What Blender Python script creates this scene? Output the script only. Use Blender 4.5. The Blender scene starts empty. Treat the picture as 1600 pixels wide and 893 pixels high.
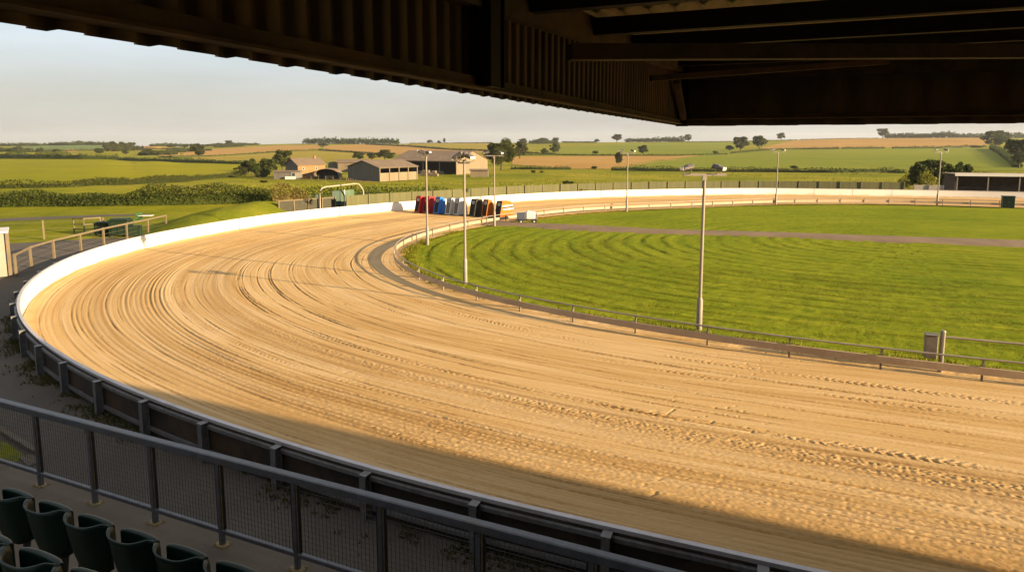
import bpy, math, random
import numpy as np
from mathutils import Vector, Matrix

# ------------------------------------------------------------------ camera model
F = 1000.0; EYE = 6.5; PITCH = math.radians(7)
CYC = 220 + F * math.tan(PITCH)
PI = math.pi
rad = math.radians
scene = bpy.context.scene
COL = scene.collection


def ray(px, py):
    xc = (px - 800) / F
    yc = -(py - CYC) / F
    return np.array([xc, math.cos(PITCH) + yc * math.sin(PITCH), -math.sin(PITCH) + yc * math.cos(PITCH)])


def un(px, py, z=0.0):
    r = ray(px, py)
    t = (z - EYE) / r[2]
    return np.array([r[0] * t, r[1] * t, z])


# ------------------------------------------------------------------ terrain
SKX = [-400, 0, 60, 110, 165, 212, 245, 282, 340, 400, 450, 500, 620, 800, 1000, 1150, 1200, 1300, 1400, 1500, 1600, 2000]
SKY = [228, 227.5, 226.5, 225.6, 225.8, 229.2, 227.2, 229.6, 228, 226, 224.6, 224.2, 224.6, 223, 222, 221, 219.5, 216.5, 215.5, 214.5, 215, 216]
TD = np.array([90, 165, 220, 265, 370, 510, 700, 900, 1100.0])
TP = np.array([292, 283, 270, 262, 250, 240, 232, 226, 222.0])


def skyl(px):
    return np.interp(px, SKX, SKY)


def terrain_z(x, y):
    """height of the ground at plan position x, y (arrays)"""
    x = np.asarray(x, float); y = np.asarray(y, float)
    s = x / np.maximum(y, 1.0)
    yy = np.clip(y, 90, 1100)
    pn = np.interp(np.log(yy), np.log(TD), TP)
    px = 800 + s * F
    for _ in range(2):
        s0 = skyl(px)
        py = s0 + (pn - 222) * (292 - s0) / 70.0
        yc = -(py - CYC) / F
        ry = math.cos(PITCH) + yc * math.sin(PITCH)
        rz = -math.sin(PITCH) + yc * math.cos(PITCH)
        px = 800 + s * ry * F
    z = EYE + rz / ry * yy
    # blend smoothly from the flat stadium level
    w = np.clip((y - 88) / 14.0, 0, 1)
    z = z * w
    z = np.where(y > 1100, z - (y - 1100) * 0.06, z)
    return z


def gp(px, py):
    """photo pixel -> point on the ground"""
    s0 = float(skyl(px))
    r = ray(px, py)
    pn = 222 + (py - s0) * 70.0 / (292 - s0)
    if pn >= 292:
        return un(px, py)
    d = math.exp(np.interp(-pn, -TP, np.log(TD)))
    x = r[0] / r[1] * d
    return np.array([x, d, float(terrain_z(x, d))])


# ------------------------------------------------------------------ mesh helpers
class MB:
    def __init__(self):
        self.v = []; self.f = []; self.m = []

    def quadstrip(self, rows, closed=False, mi=0):
        """rows: list of equally long point lists"""
        b = len(self.v); n = len(rows[0])
        for r in rows:
            self.v += [tuple(p) for p in r]
        for i in range(len(rows) - 1):
            for j in range(n if closed else n - 1):
                k = (j + 1) % n
                self.f.append((b + i * n + j, b + i * n + k, b + (i + 1) * n + k, b + (i + 1) * n + j)); self.m.append(mi)
        return self

    def poly(self, pts, mi=0):
        b = len(self.v)
        self.v += [tuple(p) for p in pts]
        self.f.append(tuple(range(b, b + len(pts)))); self.m.append(mi)
        return self

    def box(self, c, size, X=(1, 0, 0), Y=(0, 1, 0), Z=(0, 0, 1), mi=0, bevel=0.0, taper=1.0):
        c = np.array(c, float); X = np.array(X, float); Y = np.array(Y, float); Z = np.array(Z, float)
        hx, hy, hz = np.array(size) / 2.0
        if bevel <= 0:
            b = len(self.v)
            for sz in (-1, 1):
                t = taper if sz > 0 else 1.0
                for sx, sy in ((-1, -1), (1, -1), (1, 1), (-1, 1)):
                    self.v.append(tuple(c + X * hx * sx * t + Y * hy * sy * t + Z * hz * sz))
            for q in ((3, 2, 1, 0), (4, 5, 6, 7), (0, 1, 5, 4), (1, 2, 6, 5), (2, 3, 7, 6), (3, 0, 4, 7)):
                self.f.append(tuple(b + i for i in q)); self.m.append(mi)
        else:
            e = min(bevel, hx * .9, hy * .9, hz * .9)
            ring = lambda ax, ay, z: [c + X * sx + Y * sy + Z * z for sx, sy in
                                      ((-ax + e, -ay), (ax - e, -ay), (ax, -ay + e), (ax, ay - e), (ax - e, ay), (-ax + e, ay), (-ax, ay - e), (-ax, -ay + e))]
            r0 = ring(hx - e, hy - e, -hz); r1 = ring(hx, hy, -hz + e); r2 = ring(hx, hy, hz - e); r3 = ring(hx - e, hy - e, hz)
            self.quadstrip([r0, r1, r2, r3], True, mi)
            self.poly(r0[::-1], mi); self.poly(r3, mi)
        return self

    def beam(self, a, b_, w, h, up=(0, 0, 1), mi=0, bevel=0.0):
        a = np.array(a, float); b_ = np.array(b_, float)
        d = b_ - a; L = np.linalg.norm(d); d /= L
        up = np.array(up, float)
        s = np.cross(up, d); s /= max(np.linalg.norm(s), 1e-9); u = np.cross(d, s)
        return self.box((a + b_) / 2, (L, w, h), d, s, u, mi, bevel)

    def tube(self, pts, r, n=8, mi=0, caps=True, up=(0, 0, 1)):
        pts = [np.array(p, float) for p in pts]
        rr = r if hasattr(r, '__len__') else [r] * len(pts)
        rows = []
        for i, p in enumerate(pts):
            d = pts[min(i + 1, len(pts) - 1)] - pts[max(i - 1, 0)]
            d /= max(np.linalg.norm(d), 1e-9)
            u0 = np.array(up, float)
            if abs(d @ u0) > .95: u0 = np.array([1.0, 0, 0])
            s = np.cross(u0, d); s /= np.linalg.norm(s); u = np.cross(d, s)
            rows.append([p + rr[i] * (math.cos(2 * PI * k / n) * s + math.sin(2 * PI * k / n) * u) for k in range(n)])
        self.quadstrip(rows, True, mi)
        if caps:
            self.poly(rows[0][::-1], mi); self.poly(rows[-1], mi)
        return self

    def sweep(self, path, prof, mi=0, caps=True):
        """path: plan curve [(x,y)], prof: [(offset to left, z)] closed profile"""
        path = np.asarray(path, float)
        t = np.gradient(path[:, :2], axis=0); t /= np.linalg.norm(t, axis=1)[:, None]
        nn = np.stack([-t[:, 1], t[:, 0]], 1)
        z0 = path[:, 2] if path.shape[1] > 2 else np.zeros(len(path))
        rows = [[(path[i, 0] + nn[i, 0] * o, path[i, 1] + nn[i, 1] * o, z0[i] + z) for o, z in prof] for i in range(len(path))]
        self.quadstrip(rows, True, mi)
        if caps:
            self.poly(rows[0][::-1], mi); self.poly(rows[-1], mi)
        return self

    def build(self, name, mats, parent=None, smooth=False):
        me = bpy.data.meshes.new(name)
        me.from_pydata([tuple(map(float, p)) for p in self.v], [], self.f)
        return finish(me, name, mats, parent, smooth, self.m)


def finish(me, name, mats, parent=None, smooth=False, mi=None):
    mats = mats if isinstance(mats, (list, tuple)) else [mats]
    for m in mats: me.materials.append(m)
    if mi is not None and len(mats) > 1: me.polygons.foreach_set('material_index', mi)
    if smooth: me.polygons.foreach_set('use_smooth', [True] * len(me.polygons))
    me.update()
    o = bpy.data.objects.new(name, me); COL.objects.link(o)
    if parent: o.parent = parent
    return o


def mesh_np(name, V, Q, mats, parent=None, smooth=False, uv=None, attr=None, mi=None):
    """V (n,3), Q (m,4) arrays"""
    me = bpy.data.meshes.new(name)
    V = np.ascontiguousarray(V, np.float32); Q = np.ascontiguousarray(Q, np.int32)
    k = Q.shape[1]
    me.vertices.add(len(V)); me.vertices.foreach_set('co', V.ravel())
    me.loops.add(Q.size); me.loops.foreach_set('vertex_index', Q.ravel())
    me.polygons.add(len(Q)); me.polygons.foreach_set('loop_start', np.arange(0, Q.size, k, dtype=np.int32))
    if uv is not None:
        l = me.uv_layers.new(name='UVMap')
        l.data.foreach_set('uv', np.ascontiguousarray(uv, np.float32)[Q.ravel()].ravel())
    if attr:
        for an, av in attr.items():
            a = me.attributes.new(an, 'FLOAT', 'POINT'); a.data.foreach_set('value', np.ascontiguousarray(av, np.float32))
    me.validate()
    return finish(me, name, mats, parent, smooth, mi)


def gridq(nr, nc):
    i = np.arange(nr - 1)[:, None] * nc + np.arange(nc - 1)[None, :]
    return np.stack([i, i + 1, i + nc + 1, i + nc], -1).reshape(-1, 4)


def tag(o, label, cat=None, group=None, kind=None):
    o['label'] = label
    if cat: o['category'] = cat
    if group: o['group'] = group
    if kind: o['kind'] = kind
    return o


def empty(name, loc, rz=0.0):
    o = bpy.data.objects.new(name, None); COL.objects.link(o)
    o.location = tuple(map(float, loc)); o.rotation_euler.z = rz
    o.empty_display_size = .2
    return o


def copy_tree(o, parent=None):
    c = o.copy(); COL.objects.link(c); c.parent = parent
    for ch in list(o.children): copy_tree(ch, c)
    return c


# ------------------------------------------------------------------ noise in numpy
def _hash(ix, iy, seed):
    with np.errstate(over='ignore'):
        h = (ix.astype(np.int64) * 374761393 + iy.astype(np.int64) * 668265263 + seed * 2147483647) & 0xFFFFFFFF
        h = ((h ^ (h >> 13)) * 1274126177) & 0xFFFFFFFF
        h = h ^ (h >> 16)
    return (h & 0xFFFF) / 65535.0


def vnoise(x, y, seed=0):
    ix = np.floor(x); iy = np.floor(y)
    fx = x - ix; fy = y - iy
    fx = fx * fx * (3 - 2 * fx); fy = fy * fy * (3 - 2 * fy)
    a = _hash(ix, iy, seed); b = _hash(ix + 1, iy, seed); c = _hash(ix, iy + 1, seed); d = _hash(ix + 1, iy + 1, seed)
    return (a * (1 - fx) + b * fx) * (1 - fy) + (c * (1 - fx) + d * fx) * fy


def fnoise(x, y, seed=0, o=3):
    s = 0; a = .5; t = 0
    for k in range(o):
        s = s + a * vnoise(x * 2 ** k, y * 2 ** k, seed + k * 17); t += a; a *= .5
    return s / t


# ------------------------------------------------------------------ materials
class NT:
    def __init__(self, name):
        self.mat = bpy.data.materials.new(name); self.mat.use_nodes = True
        self.n = self.mat.node_tree.nodes; self.l = self.mat.node_tree.links
        self.n.clear()
        self.out = self.n.new('ShaderNodeOutputMaterial')
        self.bsdf = self.n.new('ShaderNodeBsdfPrincipled')
        self.l.new(self.bsdf.outputs[0], self.out.inputs[0])
        self.bsdf.inputs['Specular IOR Level'].default_value = .3

    def tc(self, out='Object', scale=(1, 1, 1)):
        t = self.n.new('ShaderNodeTexCoord')
        if scale == (1, 1, 1): return t.outputs[out]
        m = self.n.new('ShaderNodeMapping'); m.inputs['Scale'].default_value = scale
        self.l.new(t.outputs[out], m.inputs['Vector']); return m.outputs[0]

    def noise(self, vec, scale, detail=4, rough=.6, dist=0.0):
        t = self.n.new('ShaderNodeTexNoise'); t.inputs['Scale'].default_value = scale
        t.inputs['Detail'].default_value = detail; t.inputs['Roughness'].default_value = rough
        t.inputs['Distortion'].default_value = dist
        self.l.new(vec, t.inputs['Vector']); return t.outputs['Fac']

    def ramp(self, fac, stops):
        r = self.n.new('ShaderNodeValToRGB'); el = r.color_ramp.elements
        while len(el) < len(stops): el.new(.5)
        for e, (p, c) in zip(el, stops):
            e.position = p; e.color = (c[0], c[1], c[2], 1) if hasattr(c, '__len__') else (c, c, c, 1)
        self.l.new(fac, r.inputs[0]); return r.outputs[0]

    def mix(self, fac, a, b, mode='MIX'):
        m = self.n.new('ShaderNodeMix'); m.data_type = 'RGBA'; m.blend_type = mode
        for v, s in ((fac, 0), (a, 6), (b, 7)):
            if hasattr(v, 'is_linked') or isinstance(v, bpy.types.NodeSocket): self.l.new(v, m.inputs[s])
            elif s == 0: m.inputs[0].default_value = v
            else: m.inputs[s].default_value = (v[0], v[1], v[2], 1)
        return m.outputs[2]

    def math(self, op, a, b=0.0, clamp=False):
        m = self.n.new('ShaderNodeMath'); m.operation = op; m.use_clamp = clamp
        for v, s in ((a, 0), (b, 1)):
            if isinstance(v, bpy.types.NodeSocket): self.l.new(v, m.inputs[s])
            else: m.inputs[s].default_value = v
        return m.outputs[0]

    def attr(self, name):
        a = self.n.new('ShaderNodeAttribute'); a.attribute_name = name; return a.outputs['Fac']

    def color(self, s):
        if isinstance(s, bpy.types.NodeSocket): self.l.new(s, self.bsdf.inputs['Base Color'])
        else: self.bsdf.inputs['Base Color'].default_value = (*s, 1)

    def rough(self, s):
        if isinstance(s, bpy.types.NodeSocket): self.l.new(s, self.bsdf.inputs['Roughness'])
        else: self.bsdf.inputs['Roughness'].default_value = s

    def bump(self, h, dist, strength=1.0):
        b = self.n.new('ShaderNodeBump'); b.inputs['Distance'].default_value = dist; b.inputs['Strength'].default_value = strength
        self.l.new(h, b.inputs['Height'])
        prev = self.bsdf.inputs['Normal']
        if prev.is_linked: self.l.new(prev.links[0].from_socket, b.inputs['Normal'])
        self.l.new(b.outputs[0], self.bsdf.inputs['Normal'])


def mul(c, k): return tuple(min(1, v * k) for v in c)


def simple(name, c, rough=.6, var=.25, scale=6.0, bump=0.0, metal=0.0, dirt=None, dirt_amt=.5, stretch=(1, 1, 1), spec=.3):
    t = NT(name)
    v = t.tc('Object', stretch)
    n = t.noise(v, scale, 5)
    col = t.ramp(n, [(.25, mul(c, 1 - var)), (.75, mul(c, 1 + var))])
    if dirt:
        d = t.noise(v, scale * .37, 6, .7)
        f = t.ramp(d, [(.48, 0.0), (.48 + .3 * (1.05 - dirt_amt), dirt_amt)])
        col = t.mix(f, col, dirt)
    t.color(col); t.rough(rough)
    t.bsdf.inputs['Metallic'].default_value = metal
    t.bsdf.inputs['Specular IOR Level'].default_value = spec
    if bump: t.bump(t.noise(v, scale * 4, 4), bump)
    return t.mat


def foliage(name, c1, c2, trans=.35):
    t = NT(name)
    g = t.n.new('ShaderNodeNewGeometry')
    oi = t.n.new('ShaderNodeObjectInfo')
    v = t.tc('Object')
    n = t.noise(v, .55, 3)
    f = t.math('ADD', t.math('MULTIPLY', g.outputs['Random Per Island'], .42), t.math('MULTIPLY', n, .6))
    col = t.ramp(f, [(.2, c1), (.85, c2)])
    hue = t.n.new('ShaderNodeHueSaturation')
    t.l.new(col, hue.inputs['Color'])
    t.l.new(t.math('ADD', t.math('MULTIPLY', oi.outputs['Random'], .04), .48), hue.inputs['Hue'])
    t.l.new(t.math('ADD', t.math('MULTIPLY', oi.outputs['Random'], .35), .82), hue.inputs['Value'])
    t.color(hue.outputs[0]); t.rough(.65); t.bsdf.inputs['Specular IOR Level'].default_value = .2
    tr = t.n.new('ShaderNodeBsdfTranslucent'); t.l.new(hue.outputs[0], tr.inputs[0])
    ms = t.n.new('ShaderNodeMixShader'); ms.inputs[0].default_value = trans
    t.l.new(t.bsdf.outputs[0], ms.inputs[1]); t.l.new(tr.outputs[0], ms.inputs[2]); t.l.new(ms.outputs[0], t.out.inputs[0])
    return t.mat


def grass_mat(name, c1, c2, c3, scale=.5, fine=14.0, stripe=None, bump=.03):
    """meadow or crop: broad patches, fine tufts"""
    t = NT(name)
    v = t.tc('Object')
    big = t.noise(v, scale * .08, 4, .6)
    mid = t.noise(v, scale, 5, .65)
    vs = t.tc('Object', (.35, 1, 1))
    fin = t.noise(vs, fine, 4, .7)
    f = t.math('ADD', t.math('MULTIPLY', big, .55), t.math('ADD', t.math('MULTIPLY', mid, .35), t.math('MULTIPLY', fin, .3)))
    col = t.ramp(f, [(.46, c1), (.58, c2), (.72, c3)])
    if stripe:
        w = t.n.new('ShaderNodeTexWave'); w.inputs['Scale'].default_value = stripe[1]; w.inputs['Distortion'].default_value = 1.2; w.inputs['Detail'].default_value = 2
        m = t.n.new('ShaderNodeMapping'); m.inputs['Rotation'].default_value = (0, 0, stripe[0])
        t.l.new(v, m.inputs['Vector']); t.l.new(m.outputs[0], w.inputs['Vector'])
        col = t.mix(t.math('MULTIPLY', w.outputs['Fac'], stripe[2]), col, c1)
    t.color(col); t.rough(.9); t.bsdf.inputs['Specular IOR Level'].default_value = .02
    t.bump(fin, bump, .8); t.bump(mid, bump * 4, .5)
    return t.mat


M = {}
M['steel'] = simple('galvanised_steel', (.16, .14, .115), .5, .15, 9, 0, .3, (.2, .15, .1), .4)
M['pole'] = simple('pole_paint', (.185, .165, .14), .55, .12, 3, 0, .1, (.25, .18, .12), .35)
M['dark_steel'] = simple('dark_grey_steel', (.075, .08, .095), .42, .3, 8, .001, .3, (.10, .07, .045), .35, spec=.5)
M['grey_steel'] = simple('weathered_grey_steel', (.13, .13, .135), .5, .3, 8, .001, .25, (.09, .06, .04), .5)
def wall_mat():
    t = NT('white_wall_paint'); v = t.tc('Object')
    n1 = t.noise(v, 1.1, 6, .65); n2 = t.noise(t.tc('Object', (3, 3, .5)), 2.0, 5, .7)
    sep = t.n.new('ShaderNodeSeparateXYZ'); t.l.new(v, sep.inputs[0])
    low = t.math('SUBTRACT', t.math('ADD', t.math('MULTIPLY', n1, .85), -.14), sep.outputs['Z'])
    splash = t.ramp(low, [(.0, 0.0), (.22, .55)])
    col = t.mix(t.ramp(n2, [(.60, 0.0), (.75, .35)]), (.62, .60, .565), (.40, .33, .25))
    col = t.mix(splash, col, (.42, .29, .15))
    t.color(col); t.rough(.6); t.bump(n1, .004)
    return t.mat


M['white_wall'] = wall_mat()
M['rim'] = simple('wall_capping_steel', (.40, .38, .40), .45, .12, 4, 0, .2, (.25, .2, .17), .4)
M['board'] = simple('dark_backing_board', (.022, .016, .012), .7, .45, 2.5, .003, 0, (.07, .04, .022), .6)
M['rail_plank'] = simple('inner_rail_plank', (.34, .255, .18), .55, .12, 2.0, .002, 0, (.22, .13, .07), .35, (1, 1, 1))
M['rail_pipe'] = simple('inner_rail_pipe', (.26, .22, .19), .5, .2, 3, 0, .3, (.18, .1, .05), .4)
M['timber'] = simple('pale_fence_timber', (.125, .098, .06), .8, .25, 7, .003, 0, (.08, .055, .035), .4, (1, 1, .2))
M['green_fence'] = simple('green_stained_boards', (.085, .082, .035), .8, .25, 2.2, .002, 0, (.05, .06, .028), .5, (3, 3, .15))
M['green_dark'] = simple('dark_green_panel', (.02, .05, .035), .6, .25, 4, 0)
M['green_door'] = simple('green_painted_boards', (.042, .085, .045), .6, .12, 3, 0, 0, (.2, .25, .15), .3, (3, 3, .2))
M['bin'] = simple('green_bin_plastic', (.010, .021, .009), .45, .25, 5, 0)
M['bin_pale'] = simple('bright_green_plastic', (.025, .065, .018), .45, .15, 5, 0)
M['black'] = simple('black_plastic', (.012, .012, .013), .5, .3, 8, 0)
M['tyre'] = simple('rubber_tyre', (.02, .02, .02), .85, .2, 20, 0)
M['white'] = simple('white_gloss', (.48, .475, .46), .4, .05, 3, 0, 0, (.45, .38, .28), .25)
M['cream'] = simple('cream_hut_panel', (.22, .20, .17), .6, .06, 2, .001, 0, (.4, .33, .22), .3)
M['bluegrey'] = simple('blue_grey_sheet', (.05, .062, .09), .5, .1, 3, 0)
M['lamp_body'] = simple('floodlight_casting', (.10, .09, .085), .45, .2, 9, 0, .4)
M['lamp_lens'] = simple('floodlight_glass', (.62, .57, .48), .15, .05, 4, 0, 0, spec=.6)
M['red'] = simple('trap_red', (.34, .013, .018), .4, .12, 3, 0, 0, (.2, .05, .03), .3)
M['blue'] = simple('trap_blue', (.011, .12, .46), .4, .12, 3, 0, 0, (.1, .13, .2), .3)
M['twhite'] = simple('trap_white', (.42, .42, .43), .4, .06, 3, 0, 0, (.35, .3, .25), .3)
M['tblack'] = simple('trap_black', (.02, .021, .021), .4, .3, 3, 0, 0, (.08, .06, .04), .3)
M['orange'] = simple('trap_orange', (.36, .10, .010), .4, .1, 3, 0, 0, (.35, .15, .04), .3)
M['grille'] = simple('trap_grille', (.015, .014, .014), .6, .3, 10, 0)
M['seat'] = simple('green_seat_plastic', (.0025, .013, .009), .36, .25, 5, 0, 0, (.008, .018, .012), .3, spec=.22)
M['wire'] = simple('dark_welded_wire', (.045, .042, .04), .5, .2, 8, 0, .3)
M['yard_panel'] = simple('dark_yard_panel', (.03, .028, .015), .7, .3, 3, 0)
M['rust'] = simple('rusty_dark_girder', (.10, .072, .046), .75, .45, 3.5, .004, 0, (.20, .11, .055), .6)
M['clad'] = simple('rusty_wall_cladding', (.115, .083, .05), .7, .4, 2.5, .002, 0, (.17, .095, .045), .6, (1, 1, .18))
M['roof_under'] = simple('roof_sheet_underside', (.36, .27, .16), .7, .3, 2.0, 0, 0, (.2, .13, .08), .5)
M['roof_dark'] = simple('dark_roof_steel', (.03, .024, .018), .7, .3, 4, .002)
M['yellow'] = simple('worn_yellow_edge', (.17, .125, .055), .7, .4, 20, 0, 0, (.1, .07, .03), .6)
M['bark'] = simple('bark', (.07, .05, .032), .9, .3, 6, .02)
M['barn_tan'] = simple('barn_tan_sheet', (.155, .122, .08), .75, .14, .8, 0, 0, (.11, .075, .045), .4, (2, 2, .3))
M['barn_brick'] = simple('barn_orange_brick', (.20, .115, .05), .85, .2, 2, 0, 0, (.12, .07, .035), .4)
M['barn_dark'] = simple('barn_dark_boards', (.10, .095, .085), .8, .2, 1.2, 0, 0, (.06, .055, .05), .5, (3, 3, .2))
M['barn_roof'] = simple('fibre_cement_roof', (.13, .095, .068), .85, .15, .7, 0, 0, (.19, .14, .1), .4)
M['barn_in'] = simple('barn_interior', (.02, .018, .015), .9, .3, 1, 0)
M['brown'] = simple('dark_brown_recess', (.06, .04, .03), .85, .3, 2, 0)
M['glasspane'] = simple('dim_window_glass', (.03, .035, .045), .12, .2, 2, 0, spec=.6)
M['sign'] = simple('pale_sign', (.6, .6, .62), .5, .05, 3, 0)
M['rusty_pipe'] = simple('rusty_cream_pipe', (.27, .235, .19), .55, .2, 4, 0, .1, (.25, .13, .06), .45)

# setting materials
def asphalt(name, c, scale=3.0):
    t = NT(name); v = t.tc('Object')
    n = t.noise(v, scale * .12, 6, .65); f = t.noise(v, 60, 3, .7)
    cr = t.noise(v, scale * .5, 6, .75, 1.5)
    col = t.ramp(n, [(.3, mul(c, .65)), (.7, mul(c, 1.35))])
    col = t.mix(t.ramp(cr, [(.60, 0.0), (.72, .5)]), col, (c[0] * 2.2, c[1] * 1.9, c[2] * 1.5))
    col = t.mix(t.math('MULTIPLY', f, .35), col, mul(c, 1.8))
    t.color(col); t.rough(.85); t.bump(f, .012, .8); t.bump(cr, .03, .4)
    return t.mat


M['tarmac'] = asphalt('worn_tarmac', (.055, .046, .038))
M['path'] = asphalt('brown_path', (.125, .084, .052))
M['concrete'] = asphalt('terrace_concrete', (.088, .069, .052), 5)
M['dirt'] = asphalt('dirt_and_litter', (.085, .065, .045), 8)
M['terrain'] = grass_mat('rough_pasture', (.085, .10, .008), (.15, .155, .010), (.25, .205, .025), .35, 6, None, .05)
M['bright_field'] = grass_mat('bright_grass_field', (.125, .14, .004), (.175, .172, .005), (.235, .205, .008), .12, 3, (1.2, .25, .2), .02)
M['tan'] = grass_mat('ripe_barley', (.24, .145, .042), (.29, .175, .055), (.34, .21, .07), .05, 1.5, (.5, .1, .22), .02)
M['green_field'] = grass_mat('green_crop', (.11, .135, .015), (.145, .165, .018), (.185, .185, .024), .06, 1.5, (.3, .08, .25), .02)
M['dull_field'] = grass_mat('dull_green_crop', (.09, .13, .05), (.11, .15, .055), (.13, .16, .06), .06, 1.5, None, .02)
M['stubble'] = grass_mat('yellow_green_stubble', (.18, .155, .022), (.22, .18, .03), (.27, .20, .04), .06, 1.5, (.8, .1, .2), .02)
M['mound'] = grass_mat('mown_bank', (.06, .077, .007), (.10, .115, .009), (.16, .155, .018), .5, 9, None, .05)


def sand_mat():
    t = NT('raked_sand')
    uvn = t.n.new('ShaderNodeTexCoord').outputs['UV']
    def mp(s):
        m = t.n.new('ShaderNodeMapping'); m.inputs['Scale'].default_value = s; t.l.new(uvn, m.inputs[0]); return m.outputs[0]
    streak = t.noise(mp((.045, 1.6, 1)), 1.0, 5, .6, .3)
    streak2 = t.noise(mp((.10, 7.0, 1)), 1.0, 4, .65, .2)
    blot = t.noise(mp((.16, .3, 1)), 1.0, 5, .6, .6)
    grain = t.noise(mp((22, 30, 1)), 1.0, 5, .75)
    fine = t.noise(mp((5, 34, 1)), 1.0, 4, .65)
    f = t.math('ADD', t.math('MULTIPLY', streak, .45), t.math('ADD', t.math('MULTIPLY', streak2, .35), t.math('MULTIPLY', blot, .25)))
    col = t.ramp(f, [(.38, (.31, .185, .066)), (.51, (.42, .28, .125)), (.64, (.50, .365, .205))])
    groove_shade = t.attr('churn_shade')
    col = t.mix(t.math('MULTIPLY', groove_shade, .88, True), col, (.17, .09, .03))  # turned-up sand, with groove and clod shadow painted into the colour
    col = t.mix(t.math('MULTIPLY', grain, .22), col, (.24, .14, .06))
    t.color(col); t.rough(.9); t.bsdf.inputs['Specular IOR Level'].default_value = .08
    t.bump(grain, .010, .7); t.bump(fine, .008, .6)
    return t.mat


def lawn_mat():
    t = NT('mown_infield_grass')
    uvn = t.n.new('ShaderNodeTexCoord').outputs['UV']
    def mp(s):
        m = t.n.new('ShaderNodeMapping'); m.inputs['Scale'].default_value = s; t.l.new(uvn, m.inputs[0]); return m.outputs[0]
    obj = t.tc('Object')
    clump = t.noise(mp((.7, 3.2, 1)), 1.0, 6, .75)
    big = t.noise(obj, .12, 4, .6)
    tuft = t.noise(obj, 9, 5, .75)
    lines = t.noise(mp((.05, 1.3, 1)), 1.0, 4, .6)
    f = t.math('ADD', t.math('MULTIPLY', clump, .42), t.math('ADD', t.math('MULTIPLY', big, .2), t.math('ADD', t.math('MULTIPLY', tuft, .28), t.math('MULTIPLY', lines, .25))))
    col = t.ramp(f, [(.40, (.036, .060, .004)), (.52, (.098, .130, .007)), (.64, (.166, .182, .012)), (.78, (.28, .24, .027))])
    col = t.mix(t.math('MULTIPLY', t.attr('cut'), .8), col, (.045, .052, .005))
    t.color(col); t.rough(.9); t.bsdf.inputs['Specular IOR Level'].default_value = .02
    t.bump(tuft, .05, .8); t.bump(t.noise(obj, 40, 3, .7), .02, .7)
    return t.mat


M['sand'] = sand_mat()
M['lawn'] = lawn_mat()
M['leaf_hedge'] = foliage('hedge_leaves', (.020, .034, .005), (.072, .085, .012))
M['leaf_tree'] = foliage('tree_leaves', (.022, .036, .006), (.088, .098, .014))
M['leaf_far'] = foliage('far_tree_leaves', (.024, .038, .009), (.080, .088, .020))
M['leaf_brown'] = foliage('russet_bush_leaves', (.07, .05, .014), (.16, .11, .03))
M['leaf_yellow'] = foliage('yellow_green_leaves', (.09, .10, .012), (.20, .18, .02))
M['leaf_grass'] = foliage('grass_blades', (.08, .10, .005), (.21, .205, .012))
M['weed'] = foliage('weed_leaves', (.03, .045, .01), (.12, .10, .03))

# ------------------------------------------------------------------ stand frame
YAW = rad(22.9)
E1 = np.array([math.cos(YAW), -math.sin(YAW), 0]); NV = np.array([math.sin(YAW), math.cos(YAW), 0]); UP = np.array([0, 0, 1.0])


def st(e, n, z): return E1 * e + NV * n + UP * z


# ------------------------------------------------------------------ track curves
RIM = [(1290, 893), (1000, 830), (800, 787), (600, 738), (450, 690), (330, 655), (235, 620), (165, 592), (106, 560.5), (75, 540.5), (50.5, 521.7), (38.8, 507.6), (30.6, 493.5), (26.3, 478), (28, 463), (35, 449), (44, 439.5), (61, 427), (84, 413), (105, 402), (140, 390.5), (175, 380), (219, 368.6), (280, 357), (420, 335), (480, 328), (534, 323.3), (570, 320), (615, 316), (652, 314)]
BASE = [(800, 316.6), (925, 310), (1050, 306.6), (1200, 305), (1325, 306.6), (1475, 309), (1600, 312)]
RAIL = [(1600, 605), (1475, 591), (1406, 582.5), (1235, 561), (1088, 539), (1005, 525.5), (908, 508), (818, 490), (745.6, 472.4), (694, 456.6), (653, 440), (632, 428.5), (620, 419), (612.7, 408), (614, 399), (624.5, 390.8), (637, 383), (658, 375), (683, 368), (711, 361), (742, 354.5), (794, 346), (860, 337.4), (899.5, 333.4), (940, 330.5), (980, 328.7), (1022, 327), (1063, 325.4), (1106, 323.6), (1145, 322), (1219, 319.6), (1292, 319), (1380, 319.3), (1429, 320.3), (1472, 321.6), (1520, 323), (1600, 325.3)]
WALL_H = .86


def smooth_curve(pts, step=.25, sig=8):
    pts = np.asarray(pts, float)
    d = np.r_[0, np.cumsum(np.linalg.norm(np.diff(pts, axis=0), axis=1))]
    s = np.arange(0, d[-1], step)
    # Catmull-Rom style cubic through points
    m = np.gradient(pts, d, axis=0)
    k = np.clip(np.searchsorted(d, s, 'right') - 1, 0, len(d) - 2)
    h = (d[k + 1] - d[k])[:, None]; t = ((s - d[k]) / h[:, 0])[:, None]
    p = (2 * t ** 3 - 3 * t ** 2 + 1) * pts[k] + (t ** 3 - 2 * t ** 2 + t) * h * m[k] + (-2 * t ** 3 + 3 * t ** 2) * pts[k + 1] + (t ** 3 - t ** 2) * h * m[k + 1]
    w = np.exp(-.5 * (np.arange(-3 * sig, 3 * sig + 1) / sig) ** 2); w /= w.sum()
    out = np.empty_like(p)
    for c in range(2):
        a = np.concatenate([2 * p[0, c] - p[1:3 * sig + 1, c][::-1], p[:, c], 2 * p[-1, c] - p[-3 * sig - 1:-1, c][::-1]])
        out[:, c] = np.convolve(a, w, 'valid')
    return out


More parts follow.
